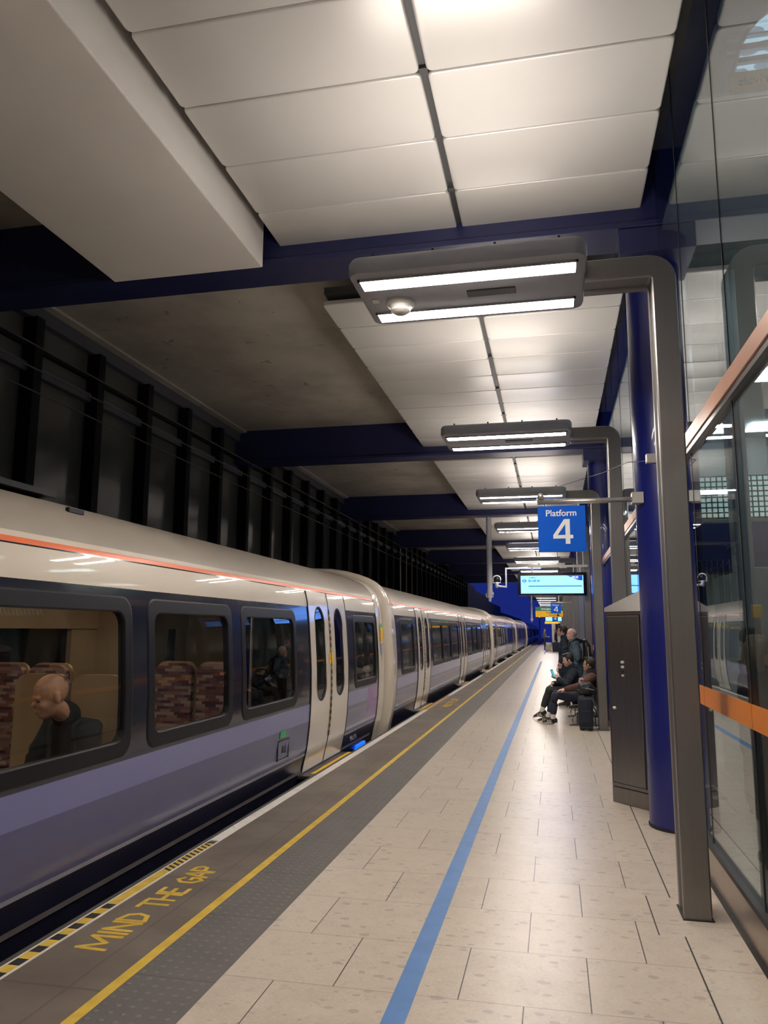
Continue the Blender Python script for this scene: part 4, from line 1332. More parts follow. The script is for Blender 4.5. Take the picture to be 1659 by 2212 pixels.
# release panel and green notice on the lower side
obj('release_panel', curved_patch(7.86, 8.18, 0.27, 0.46, 0.006), M['t_blue2'], car1)
bm = bmesh.new()
for (a, b, c, d) in ((7.85, 8.19, 0.262, 0.272), (7.85, 8.19, 0.458, 0.468), (7.85, 7.862, 0.262, 0.468), (8.178, 8.19, 0.262, 0.468), (7.98, 8.03, 0.33, 0.40), (8.08, 8.095, 0.32, 0.42)):
    box(bm, P_side(0, (c + d) / 2, 0.004)[0], P_side(0, (c + d) / 2, 0.010)[0], a, b, c, d)
obj('release_outline', bm, M['black'], car1)
obj('door_notice', curved_patch(7.88, 8.06, 0.49, 0.56, 0.006), M['green'], car1)
obj('marker_light', B(TCX + 1.24, TCX + 1.31, 11.45, 12.0, -0.15, -0.08, bev=0.015), M['markerblue'], car1)  # small blue emissive block low on the skirt
text('carriage_number', '345 311', 0.12, M['t_sill'], car1, P_side(11.15, 0.085, 0.012), (math.radians(76), 0, math.radians(90)), 'CENTER', 0.0, 0.001)
bm = bmesh.new(); box(bm, TCX - 1.0, TCX + 1.0, 12.7, 13.0, -0.2, 2.3); obj('gangway_bellows', bm, M['t_bellows'], car1)

# interior lining of the near carriage
bm = bmesh.new(); box(bm, TCX - 1.26, TCX + 1.30, -9.6, 12.3, -0.03, 0.015); obj('interior_floor', bm, M['infloor'], car1)
bm = bmesh.new()
box(bm, TCX - 1.31, TCX - 1.27, -9.6, 12.3, 0.0, 0.78)
box(bm, TCX - 1.27, TCX - 1.22, -9.6, 12.3, 1.62, 2.12)
for a, b in ((-9.6, 2.6), (4.45, 6.3), (8.05, 8.7), (10.7, 12.3)):
    box(bm, TCX - 1.31, TCX - 1.25, a, b, 0.78, 1.62)
obj('interior_wall', bm, M['inwall'], car1)
bm = bmesh.new()
box(bm, TCX - 1.1, TCX + 1.15, -9.6, 12.3, 2.16, 2.20)
box(bm, TCX + 1.10, TCX + 1.26, -9.6, 12.3, 1.84, 2.05)
obj('interior_ceiling', bm, M['inwall'], car1)
bm = bmesh.new(); box(bm, TCX - 1.215, TCX - 1.12, -4.0, 4.6, 1.89, 1.90); obj('luggage_shelf', bm, M['inwall'], car1)
obj('shelf_edge', B(TCX - 1.13, TCX - 1.11, -4.0, 4.55, 1.865, 1.905), M['t_frame'], car1)
obj('light_strip', B(TCX - 1.135, TCX - 1.11, -4.0, 4.55, 1.907, 1.935), M['ledbright'], car1)
obj('ceiling_light', B(TCX - 0.10, TCX + 0.10, -4.0, 8.4, 2.145, 2.16), M['led'], car1)
for yy in (8.55, 10.95, 2.6):
    obj('draught_screen', B(TCX - 1.25, TCX - 0.55, yy - 0.02, yy + 0.02, 0.0, 2.1), M['inwall'], car1)
for yy in (8.6, 10.9):
    bm = bmesh.new(); tube(bm, [(TCX + 0.75, yy, 0.02), (TCX + 0.75, yy, 2.15)], 0.018, 10); obj('grab_pole', bm, M['steel_light'], car1, smooth=True)
obj('route_notice', B(TCX - 1.22, TCX - 1.215, 5.60, 5.78, 1.42, 1.62), M['noticeblue'], car1)
def train_seat(x0, x1, y, face, m_back):
    """transverse seat; face +1 looks along +y; the tan shell is behind the cushion"""
    o = bpy.data.objects.new('seat', None)
    COL.objects.link(o)
    o.parent = car1
    cx, w = (x0 + x1) / 2, x1 - x0
    def slab(ya, yb, inset, z0, z1, m, nm):
        bm = bmesh.new()
        pts = [(cx + a, 0, (z0 + z1) / 2 + b) for a, b in rrect(w - inset, z1 - z0, 0.09, 5)]
        prism(bm, [(p[0], ya, p[2]) for p in pts], (0, yb - ya, 0))
        q = obj(nm, bm, m, o); autosmooth(q, 40)
    slab(y, y + 0.035 * face, 0.0, 0.30, 1.30, M['tan'], 'seat_shell')
    slab(y + 0.035 * face, y + 0.10 * face, 0.03, 0.40, 1.285, M['moquette'], 'seat_back')
    bm = bmesh.new(); box(bm, x0 + 0.02, x1 - 0.02, min(y, y + 0.5 * face), max(y, y + 0.5 * face), 0.36, 0.47, bev=0.03); obj('seat_cushion', bm, M['moquette'], o)
for (x0, x1) in ((-3.34, -2.94), (-3.79, -3.37)):
    train_seat(x0, x1, 4.95, 1, M['tan'])
    train_seat(x0 - 0.12, x1 - 0.12, 7.25, -1, M['tan'])
for (x0, x1) in ((-4.82, -4.40), (-5.27, -4.86)):
    train_seat(x0, x1, 6.55, -1, M['tan'])
    train_seat(x0, x1, 4.95, 1, M['tan'])
train_seat(-3.72, -3.32, 3.70, -1, M['tan'])
train_seat(-4.90, -4.48, 4.70, -1, M['tan'])

# --- second carriage, then copies of it
W2 = [(14.50, 15.92), (18.40, 20.10), (20.20, 21.80), (21.90, 23.62), (25.95, 27.80), (27.95, 29.50), (29.65, 31.40), (33.90, 35.25)]
D2 = [(16.30, 18.00), (24.05, 25.75), (31.95, 33.60)]
car2 = empty('train_carriage', (0, 0, 0), 'second carriage of the train from the camera with dark windows', 'train carriage', 'carriages of the stopped train')
body(14.02, 35.55, W2, D2, car2, True, True)
for a, b in W2: window(a, b, car2, M['t_darkglass'])
for a, b in D2: door(a, b, car2, M['t_darkglass'], False)
mirror_fill(14.02, 35.55, car2, W2, D2)
underframe(14.1, 35.4, car2)
fairing(car2, [(13.04, -0.16), (13.05, -0.02), (13.10, 0.075), (13.20, 0.105), (13.34, 0.09), (13.7, 0.035), (14.03, 0.006)], M['t_white'])
fairing(car2, [(35.53, 0.004), (35.65, 0.022), (35.82, 0.03), (35.95, 0.0), (36.0, -0.10)], M['t_white'])
obj('end_seal', curved_patch(14.01, 14.035, -0.35, 2.12, 0.010), M['black'], car2)
obj('end_seal', curved_patch(35.52, 35.545, -0.35, 2.12, 0.010), M['black'], car2)
bm = bmesh.new()
for s in (1,):
    prev = None
    for k in range(5):
        z = 2.09 + 0.045 * k / 4
        cur = (bm.verts.new(P_side(13.16, z, 0.108)), bm.verts.new(P_side(14.03, z, 0.012)))
        if prev: bm.faces.new((prev[0], prev[1], cur[1], cur[0]))
        prev = cur
obj('stripe_on_fairing', bm, M['t_orange'], car2)
bm = bmesh.new(); box(bm, TCX - 1.0, TCX + 1.0, 35.8, 35.96, -0.2, 2.3); obj('gangway_bellows', bm, M['t_bellows'], car2)
for i, yj in enumerate((36.0, 59.4, 82.8, 106.2, 129.6)):
    c = copy_tree(car2)
    c.location = (-0.02 * i, yj - 13.04, 0)
    c['label'] = '%s carriage of the train from the camera' % ORD[2 + i]
# ------------------------------------------------------------------ people
def basis(f, up=(0, 0, 1)):
    f = Vector(f).normalized(); u = Vector(up); r = f.cross(u).normalized(); u = r.cross(f).normalized()
    return f, r, u
def head_shapes(bm, c, f, k=1.0, up=(0, 0, 1), bald=False):
    """skull, jaw, nose, ears and lips around head centre c, looking along f"""
    f, r, u = basis(f, up)
    c = Vector(c)
    rot = Matrix((r, f, u)).transposed()
    def at(a, b, d): return c + (r * a + f * b + u * d) * k
    ell(bm, at(0, -0.012, 0.028), (0.076 * k, 0.097 * k, 0.092 * k), rot)          # cranium
    ell(bm, at(0, 0.022, -0.035), (0.062 * k, 0.070 * k, 0.082 * k), rot)          # face
    ell(bm, at(0, 0.048, -0.088), (0.040 * k, 0.038 * k, 0.030 * k), rot)          # chin
    ell(bm, at(0, 0.080, 0.014), (0.050 * k, 0.012 * k, 0.012 * k), rot)           # brow
    tube(bm, [at(0, 0.086, 0.004), at(0, 0.103, -0.028)], [0.007 * k, 0.0115 * k], 8)  # nose
    ell(bm, at(0, 0.087, -0.062), (0.024 * k, 0.010 * k, 0.006 * k), rot)          # upper lip
    ell(bm, at(0, 0.085, -0.073), (0.021 * k, 0.010 * k, 0.006 * k), rot)          # lower lip
    for s in (-1, 1):
        ell(bm, at(0.036 * s, 0.056, -0.034), (0.022 * k, 0.026 * k, 0.024 * k), rot)  # cheek
        ell(bm, at(0.079 * s, -0.012, -0.010), (0.010 * k, 0.020 * k, 0.034 * k), rot)  # ear
def face_details(parent, c, f, hair_m, k=1.0, up=(0, 0, 1), glasses=False):
    f, r, u = basis(f, up); c = Vector(c)
    rot = Matrix((r, f, u)).transposed()
    def at(a, b, d): return c + (r * a + f * b + u * d) * k
    for s in (-1, 1):
        bm = bmesh.new(); ell(bm, at(0.031 * s, 0.0795, -0.006), (0.012 * k, 0.007 * k, 0.006 * k), rot, 10, 6)
        obj('eye', bm, M['eye'], parent, smooth=True)
        if hair_m is None: continue
        bm = bmesh.new(); ell(bm, at(0.031 * s, 0.0865, 0.018), (0.019 * k, 0.005 * k, 0.004 * k), rot, 10, 6)
        obj('eyebrow', bm, hair_m, parent, smooth=True)
    if glasses:
        bm = bmesh.new()
        for s in (-1, 1):
            pts = [at(0.033 * s + 0.024 * math.cos(t), 0.106, -0.006 + 0.020 * math.sin(t)) for t in [2 * math.pi * q / 14 for q in range(15)]]
            tube(bm, pts, 0.0022 * k, 5, cap=False)
            tube(bm, [at(0.056 * s, 0.104, 0.0), at(0.081 * s, -0.005, 0.006)], 0.0022 * k, 5)
        tube(bm, [at(-0.01, 0.107, 0.0), at(0.01, 0.107, 0.0)], 0.0022 * k, 5)
        obj('glasses', bm, M['black'], parent)
def hair(parent, c, f, m, style, k=1.0, up=(0, 0, 1), vox=0.007):
    f, r, u = basis(f, up); c = Vector(c)
    rot = Matrix((r, f, u)).transposed()
    def at(a, b, d): return c + (r * a + f * b + u * d) * k
    bm = bmesh.new()
    if style == 'short':
        ell(bm, at(0, -0.030, 0.042), (0.086 * k, 0.098 * k, 0.094 * k), rot)
        ell(bm, at(0, 0.030, 0.088), (0.064 * k, 0.052 * k, 0.032 * k), rot)
        for s in (-1, 1):
            ell(bm, at(0.070 * s, -0.020, 0.030), (0.018 * k, 0.050 * k, 0.050 * k), rot)
            ell(bm, at(0.074 * s, 0.016, 0.004), (0.010 * k, 0.014 * k, 0.036 * k), rot)
        for q in range(9):
            a = q * 0.7
            tube(bm, [at(0.045 * math.cos(a), 0.005 + 0.05 * math.sin(a), 0.112), at(0.056 * math.cos(a), 0.025 + 0.048 * math.sin(a), 0.113)], 0.015 * k, 6)
        ell(bm, at(0, -0.085, -0.020), (0.060 * k, 0.028 * k, 0.050 * k), rot)
    elif style == 'bob':
        ell(bm, at(0, -0.030, 0.035), (0.092 * k, 0.100 * k, 0.100 * k), rot)
        for s in (-1, 1):
            tube(bm, [at(0.072 * s, 0.0, 0.07), at(0.085 * s, -0.015, -0.02), at(0.080 * s, -0.01, -0.13)], [0.03 * k, 0.034 * k, 0.026 * k], 8)
        tube(bm, [at(0, -0.075, 0.03), at(0, -0.09, -0.06), at(0, -0.085, -0.13)], [0.07 * k, 0.07 * k, 0.05 * k], 8)
    elif style == 'fringe':
        # close-cropped band round the back and sides of a bald head
        for s in (-1, 1):
            ell(bm, at(0.066 * s, -0.045, 0.008), (0.014 * k, 0.050 * k, 0.040 * k), rot)
        ell(bm, at(0, -0.088, 0.006), (0.062 * k, 0.024 * k, 0.044 * k), rot)
    me = remeshed(bm, vox * k, 2)
    return obj_me('hair', me, m, parent)

def hand_shapes(bm, w, d, n, curl=0.5, k=1.0, thumb=1):
    """palm with five fingers; w wrist, d pointing direction, n back of the hand, thumb side +1/-1"""
    d = Vector(d).normalized(); n = Vector(n); n = (n - d * n.dot(d)).normalized(); s = d.cross(n).normalized() * thumb
    w = Vector(w)
    tube(bm, [w - d * 0.02 * k, w + d * 0.02 * k, w + d * 0.075 * k], [0.026 * k, 0.034 * k, 0.038 * k], 10, [0.020 * k, 0.015 * k, 0.013 * k], hint=s)
    for i, (o, ln) in enumerate(((0.030, 0.066), (0.010, 0.076), (-0.010, 0.071), (-0.029, 0.056))):
        p = w + d * 0.075 * k + s * o * k
        pts = [p - d * 0.015 * k, p]
        dd = d.copy()
        for j, fr in enumerate((0.45, 0.32, 0.23)):
            ang = curl * (0.45 + 0.25 * j)
            dd = (dd * math.cos(ang) - n * math.sin(ang)).normalized()
            n2 = n
            p = p + dd * ln * fr * k
            pts.append(p)
        tube(bm, pts, [0.0105 * k, 0.0105 * k, 0.0100 * k, 0.0095 * k, 0.0085 * k], 8)
    p = w + d * 0.018 * k + s * 0.026 * k
    tube(bm, [p, p + (s * 0.6 + d * 0.55 - n * 0.25) * 0.035 * k, p + (s * 0.45 + d * 0.95 - n * 0.45) * 0.062 * k], [0.015 * k, 0.012 * k, 0.0095 * k], 8)

def limb(bm, pts, rad, n=12):
    """curved limb through joints with eased bends"""
    P = [Vector(p) for p in pts]
    out, rr = [], []
    for i, p in enumerate(P):
        out.append(p); rr.append(rad[i])
        if i < len(P) - 1:
            out.append((p + P[i + 1]) / 2); rr.append((rad[i] + rad[i + 1]) / 2 * 1.03)
    tube(bm, out, rr, n)

def torso(bm, pel, chest, neck, side, grow=0.0, width=1.0, depth=1.0):
    pel, chest, neck = Vector(pel), Vector(chest), Vector(neck)
    side = Vector(side)
    mid = (pel + chest) / 2
    tube(bm, [pel, mid, chest, chest + (neck - chest) * 0.55, neck],
         [0.165 * width + grow, 0.155 * width + grow, 0.185 * width + grow, 0.145 * width + grow, 0.058 + grow * 0.5], 18,
         [0.118 * depth + grow, 0.112 * depth + grow, 0.120 * depth + grow, 0.085 * depth + grow, 0.058 + grow * 0.5], hint=side)

def shoe(parent, ankle, toe_dir, m_top, z=None, pitch=0.0, k=1.0, stripes=False, nm='shoe'):
    """shoe with sole; ankle joint point, direction of the toe"""
    a = Vector(ankle); d = Vector(toe_dir).normalized()
    u = Vector((0, 0, 1)); u = (u - d * u.dot(d)).normalized(); s = d.cross(u)
    base = a - u * 0.085 * k
    bm = bmesh.new()
    tube(bm, [base - d * 0.045 * k + u * 0.045 * k, base + d * 0.02 * k + u * 0.05 * k, base + d * 0.10 * k + u * 0.036 * k, base + d * 0.165 * k + u * 0.026 * k],
         [0.036 * k, 0.040 * k, 0.044 * k, 0.034 * k], 12, [0.046 * k, 0.046 * k, 0.034 * k, 0.022 * k], hint=s)
    tube(bm, [a - u * 0.055 * k, a - u * 0.032 * k], [0.046 * k, 0.050 * k], 12)
    o = obj_me(nm, remeshed(bm, 0.007 * k, 3), m_top, parent)
    bm = bmesh.new()
    outl = []
    for t in range(24):
        an = 2 * math.pi * t / 24
        q = math.cos(an)
        wdt = 0.044 if q > 0 else 0.036
        outl.append(base + d * (0.062 + 0.135 * q) * k + s * wdt * k * math.sin(an) + u * 0.002)
    prism(bm, outl, u * 0.020 * k)
    obj('sole', bm, M['sole'], o)
    if stripes:
        for sd in (-1, 1):
            bm = bmesh.new()
            for j in range(3):
                p = base + d * (0.045 + 0.028 * j) * k + s * 0.043 * sd * k
                prism(bm, [p + u * 0.022, p + d * 0.010 + u * 0.022, p + d * -0.006 + u * 0.062 - s * 0.012 * sd, p + d * -0.016 + u * 0.062 - s * 0.012 * sd], s * 0.006 * sd)
            obj('stripe', bm, M['sock'], o)
    return o

def person(label, loc, J, cl, k=1.0, vox=0.008, group=None):
    """J: joints in world space, cl: clothes. The body is one continuous skin surface."""
    t = empty('person', loc, label, 'person', group)
    L = Vector(loc)
    J = {a: (Vector(b) - L if a[:3] in ('hea', 'nec', 'che', 'pel') or a[:2] in ('sh', 'el', 'wr', 'hi', 'kn', 'an') else b) for a, b in J.items()}
    up = J.get('up', (0, 0, 1))
    side = Vector(J['side'])
    bm = bmesh.new()
    head_shapes(bm, J['head'], J['f'], k * J.get('hk', 1.0), up)
    f, r, u = basis(J['f'], up)
    tube(bm, [J['neck'] - (J['head'] - J['neck']) * 0.3, J['head'] - u * 0.07 * k - f * 0.02], [0.062 * k, 0.052 * k], 12)
    torso(bm, J['pel'], J['chest'], J['neck'], side, -0.022)
    for q in ('n', 'f_'):
        sh, el, wr = J['sh' + q], J['el' + q], J['wr' + q]
        limb(bm, [J['chest'] + (sh - J['chest']) * 0.5 + Vector((0, 0, 0.03)), sh, el, wr], [0.050, 0.046, 0.036, 0.026])
        h = J['hand' + q]
        hand_shapes(bm, wr, h[0], h[1], h[2], k * 0.98, h[3])
        hp, kn, an = J['hip' + q], J['kn' + q], J['an' + q]
        limb(bm, [hp, kn, an], [0.070, 0.048, 0.034])
        td = Vector(J['toe' + q])
        tube(bm, [an, an - Vector((0, 0, 0.05)) + td * 0.03, an - Vector((0, 0, 0.055)) + td * 0.13], [0.034, 0.032, 0.022], 8)
    body_o = obj_me('body', remeshed(bm, vox * 0.8, 3), M[cl['skin']], t)
    face_details(t, J['head'], J['f'], M.get(cl.get('brow', cl.get('hairm', 'hairdark'))), k * J.get('hk', 1.0), up, cl.get('glasses', False))
    if cl.get('hair'):
        hair(t, J['head'], J['f'], M[cl['hairm']], cl['hair'], k * J.get('hk', 1.0), up, max(vox * 0.8, 0.006))
    # top
    bm = bmesh.new()
    g = cl.get('bulk', 0.012)
    torso(bm, J['pel'] + Vector((0, 0, -0.02)), J['chest'], J['neck'] - (J['neck'] - J['chest']) * 0.08, side, g)
    for q in ('n', 'f_'):
        sh, el, wr = J['sh' + q], J['el' + q], J['wr' + q]
        limb(bm, [J['chest'] + (sh - J['chest']) * 0.45 + Vector((0, 0, 0.03)), sh, el, wr + (el - wr) * 0.08], [0.072 + g, 0.070 + g, 0.056 + g * 0.8, 0.040 + g * 0.6])
        for j in range(3):        # sleeve folds
            p = sh + (el - sh) * (0.45 + 0.22 * j); dd = (el - sh).normalized()
            tube(bm, [p + side * 0.03, p - side * 0.03 + dd * 0.03], 0.058 + g * 0.9 - 0.004 * j, 8)
    if cl.get('hem'):
        tube(bm, [J['pel'] + Vector((0, 0, 0.02)), J['pel'] - Vector((0, 0, cl['hem']))], [0.18 + g, 0.185 + g], 18, [0.125 + g, 0.13 + g], hint=side)
    top = obj_me(cl.get('topname', 'jacket'), remeshed(bm, vox, 3), M[cl['top']], t)
    bm = bmesh.new()
    nd = (J['head'] - J['neck']).normalized()
    tube(bm, [J['neck'] - nd * 0.03, J['neck'] + nd * 0.02], [0.082 + g * 0.5, 0.072 + g * 0.5], 14)
    obj_me('collar', remeshed(bm, vox, 2), M[cl.get('collar', cl['top'])], top)
    if cl.get('hood'):
        bm = bmesh.new()
        hb = J['neck'] - f * 0.085 - Vector((0, 0, 0.0))
        ell(bm, hb, (0.085, 0.10, 0.055)); tube(bm, [J['neck'] + side * 0.085, hb + side * 0.05 - f * 0.03, hb - side * 0.05 - f * 0.03, J['neck'] - side * 0.085], 0.036, 10)
        obj_me('hood', remeshed(bm, vox, 3), M[cl['top']], top)
    # trousers
    bm = bmesh.new()
    tube(bm, [J['pel'] + Vector((0, 0, 0.06)), J['pel'] - Vector((0, 0, 0.05))], [0.158, 0.165], 16, [0.115, 0.125], hint=side)
    for q in ('n', 'f_'):
        hp, kn, an = J['hip' + q], J['kn' + q], J['an' + q]
        limb(bm, [hp, kn, an + (kn - an) * (0.26 if cl.get('socks') else 0.10)], [0.098, 0.074, 0.058])
        for j in range(2):
            p = kn + (an - kn) * (0.05 + 0.10 * j)
            tube(bm, [p + side * 0.02, p - side * 0.02 + Vector((0, 0, 0.015))], 0.070 - 0.003 * j, 8)
    obj_me('trousers', remeshed(bm, vox, 3), M[cl['legs']], t)
    for q in ('n', 'f_'):
        an = J['an' + q]
        if cl.get('socks'):
            kn = J['kn' + q]
            bm = bmesh.new(); tube(bm, [an + (kn - an) * 0.27, an - Vector((0, 0, 0.01))], [0.043, 0.044], 12)
            obj('sock', bm, M['sock'], t, smooth=True)
        shoe(t, an, J['toe' + q], M[cl.get('shoes', 'shoe')], stripes=cl.get('stripes', False))
    return t

def shift(J, dx=0, dy=0):
    return J

# seated man in front, brown jacket
A = dict(side=(0, 1, 0), f=(-0.93, 0.35, 0.03), head=(0.585, 14.36, 1.03), neck=(0.625, 14.35, 0.895), chest=(0.60, 14.35, 0.74), pel=(0.46, 14.35, 0.48),
         shn=(0.625, 14.17, 0.81), eln=(0.40, 14.02, 0.665), wrn=(0.165, 14.10, 0.605), handn=((-1, 0.1, -0.12), (0, -0.25, 1), 0.35, -1),
         shf_=(0.625, 14.53, 0.81), elf_=(0.46, 14.66, 0.62), wrf_=(0.24, 14.60, 0.60), handf_=((-1, -0.1, -0.1), (0, 0.2, 1), 0.35, 1),
         hipn=(0.42, 14.25, 0.46), knn=(-0.02, 14.18, 0.485), ann=(-0.065, 14.16, 0.105), toen=(-1, -0.05, -0.05),
         hipf_=(0.42, 14.45, 0.46), knf_=(0.0, 14.46, 0.50), anf_=(-0.15, 14.40, 0.105), toef_=(-1, -0.05, -0.05))
person('seated man in brown jacket and navy trousers nearest on the bench', (0.45, 14.35, 0), A,
       dict(skin='skin2', hair='short', hairm='hairdark', top='cl_brown', legs='cl_navy2', socks=True, stripes=True, glasses=True, bulk=0.016, collar='cl_black'), 1.0)
# seated man with phone
Bp = dict(side=(0, 1, 0), f=(-0.90, -0.12, -0.25), head=(0.235, 15.12, 1.075), neck=(0.305, 15.15, 0.945), chest=(0.34, 15.15, 0.76), pel=(0.36, 15.15, 0.49),
          shn=(0.33, 14.95, 0.855), eln=(0.20, 14.86, 0.64), wrn=(0.045, 14.90, 0.735), handn=((-0.85, 0.05, 0.50), (0.3, -1, 0.1), 0.75, 1),
          shf_=(0.33, 15.35, 0.855), elf_=(0.14, 15.42, 0.62), wrf_=(-0.055, 15.00, 0.640), handf_=((-1, -0.1, -0.55), (-0.3, 0, 1), 0.9, 1),
          hipn=(0.33, 15.05, 0.47), knn=(-0.115, 14.98, 0.535), ann=(-0.265, 14.98, 0.145), toen=(-0.95, -0.05, -0.28),
          hipf_=(0.33, 15.26, 0.47), knf_=(-0.06, 15.16, 0.49), anf_=(-0.135, 15.12, 0.105), toef_=(-1, -0.05, -0.05))
person('seated man in dark navy jumper looking at a phone', (0.35, 15.15, 0), Bp,
       dict(skin='skin', hair='short', hairm='hairdark', top='cl_navy', legs='cl_olive', topname='jumper', socks=True, stripes=True, bulk=0.016), 1.0)
ph = empty('mobile_phone', (-0.045, 14.875, 0.83), 'black mobile phone held by the seated man in navy', 'phone')
rm = Matrix.Rotation(math.radians(-22), 4, 'Y')
bm = bmesh.new(); box(bm, -0.006, 0.004, -0.037, 0.037, -0.078, 0.078, bev=0.003); bmesh.ops.transform(bm, matrix=rm, verts=bm.verts); obj('case', bm, M['blackgloss'], ph)
bm = bmesh.new(); box(bm, 0.004, 0.0055, -0.033, 0.033, -0.066, 0.066); bmesh.ops.transform(bm, matrix=rm, verts=bm.verts); obj('display', bm, M['screenpale'], ph)
ph.rotation_euler = (0, 0, math.radians(-35))
# standing man with dark hair
def standing(x, y, h, fx=-1.0, lean=0.0, arms='down'):
    s = h / 1.75
    d = fx
    J = dict(side=(0, 1, 0), f=(fx, 0.0, 0.0), head=(x - 0.03 + fx * 0.025, y, 1.628 * s), neck=(x, y, 1.475 * s), chest=(x, y, 1.26 * s), pel=(x, y, 0.96 * s))
    for q, sg in (('n', -1), ('f_', 1)):
        J['sh' + q] = (x, y + sg * 0.185, 1.40 * s); J['el' + q] = (x - fx * 0.03, y + sg * 0.235, 1.12 * s); J['wr' + q] = (x + fx * 0.05, y + sg * 0.235, 0.875 * s)
        J['hand' + q] = ((fx * 0.25, 0, -1), (0, sg, 0.05), 0.35, -sg * (1 if fx < 0 else -1))
        J['hip' + q] = (x, y + sg * 0.095, 0.92 * s); J['kn' + q] = (x + fx * 0.02, y + sg * 0.10, 0.50 * s); J['an' + q] = (x - fx * 0.01, y + sg * 0.105, 0.105); J['toe' + q] = (fx, sg * 0.15, -0.05)
    return J
Cc = standing(0.213, 17.45, 1.73)
Cc['head'] = (0.163, 17.45, 1.605); Cc['f'] = (-0.98, 0.18, 0.0)
Cc['eln'] = (0.237, 17.20, 1.11); Cc['wrn'] = (0.128, 17.24, 0.95)
person('standing man with dark hair in dark teal coat behind the bench', (0.213, 17.45, 0), Cc,
       dict(skin='skinpink', hair='short', hairm='hairbrown', top='cl_teal', legs='cl_black', hem=0.22, bulk=0.022), 1.0)
Dd = standing(0.425, 16.90, 1.66)
Dd['head'] = (0.352, 16.90, 1.545); Dd['f'] = (-0.98, -0.05, -0.05)
person('standing bald man in blue grey hoodie wearing a backpack', (0.425, 16.90, 0), Dd,
       dict(skin='skinpink', hair='fringe', hairm='hairgrey', brow='hairgrey', top='cl_hood', legs='cl_black', topname='hoodie', hood=True, hem=0.14, bulk=0.024), 1.02)
bp = empty('backpack', (0.655, 16.90, 0), 'black backpack with pale cords worn by the standing bald man', 'backpack')
bm = bmesh.new()
tube(bm, [(-0.01, 0, 0.90), (0.015, 0, 1.05), (0.0, 0, 1.30), (-0.03, 0, 1.40)], [0.15, 0.165, 0.15, 0.11], 14, [0.075, 0.10, 0.08, 0.05], hint=(0, 1, 0))
obj_me('pack_body', remeshed(bm, 0.012, 3), M['bagblack'], bp)
bm = bmesh.new(); tube(bm, [(0.08, 0, 0.92), (0.10, 0, 1.02), (0.085, 0, 1.12)], [0.11, 0.12, 0.11], 12, [0.04, 0.05, 0.04], hint=(0, 1, 0)); obj_me('front_pocket', remeshed(bm, 0.012, 3), M['bagdark'], bp)
for s in (-1, 1):
    bm = bmesh.new(); tube(bm, [(-0.06, s * 0.13, 0.98), (-0.16, s * 0.20, 1.05), (-0.36, s * 0.20, 1.18), (-0.36, s * 0.17, 1.36), (-0.20, s * 0.13, 1.455), (-0.03, s * 0.10, 1.39)], 0.012, 8, 0.028, hint=(1, 0, 0))
    obj('strap', bm, M['bagblack'], bp, smooth=True)
for s in (-1, 1):
    bm = bmesh.new(); tube(bm, [(0.02, -0.165 + 0.02 * s, 1.28), (0.03, -0.178, 1.15), (0.02, -0.172, 1.04), (0.08, -0.12, 1.00), (0.10, -0.05, 1.12)], 0.007, 6)
    obj('cord', bm, M['greycam'], bp, smooth=True)
# seated person further along in cream trousers
Ff = dict(side=(0, 1, 0), f=(-1, 0.2, -0.1), head=(0.50, 23.9, 1.15), neck=(0.54, 23.9, 1.0), chest=(0.55, 23.9, 0.80), pel=(0.50, 23.9, 0.50),
          shn=(0.55, 23.71, 0.90), eln=(0.40, 23.65, 0.66), wrn=(0.20, 23.72, 0.60), handn=((-1, 0, 0.1), (0, 0, 1), 0.5, -1),
          shf_=(0.55, 24.09, 0.90), elf_=(0.40, 24.14, 0.66), wrf_=(0.2, 24.05, 0.60), handf_=((-1, 0, 0.1), (0, 0, 1), 0.5, 1),
          hipn=(0.46, 23.8, 0.48), knn=(0.10, 23.78, 0.51), ann=(0.07, 23.78, 0.105), toen=(-1, 0, -0.05),
          hipf_=(0.46, 24.0, 0.48), knf_=(0.10, 24.0, 0.52), anf_=(0.16, 24.0, 0.105), toef_=(-1, 0, -0.05))
person('person in cream trousers seated on the farther bench', (0.5, 23.9, 0), Ff,
       dict(skin='skin', hair='short', hairm='hairdark', top='cl_navy', legs='cl_white'), 1.0, 0.012)
# far standing person with luggage
Ee = standing(-0.79, 66.9, 1.76, 1.0)
Ee['eln'] = (-0.72, 66.66, 1.14); Ee['wrn'] = (-0.52, 66.70, 1.10); Ee['handn'] = ((1, 0, 0), (0, -1, 0.2), 0.5, 1)
Ee['elf_'] = (-0.72, 67.12, 1.14); Ee['wrf_'] = (-0.52, 67.08, 1.10); Ee['handf_'] = ((1, 0, 0), (0, 1, 0.2), 0.5, -1)
person('far standing person in grey jumper and dark trousers by the suitcases', (-0.79, 66.9, 0), Ee,
       dict(skin='skin', hair='short', hairm='hairdark', top='cl_grey', legs='cl_navy2'), 1.0, 0.014)
Gg = standing(0.12, 64.0, 1.68, -1.0)
person('far person in dark coat behind the dark suitcase', (0.12, 64.0, 0), Gg,
       dict(skin='skin', hair='short', hairm='hairblond', top='cl_black', legs='cl_black', hem=0.2), 1.0, 0.014)
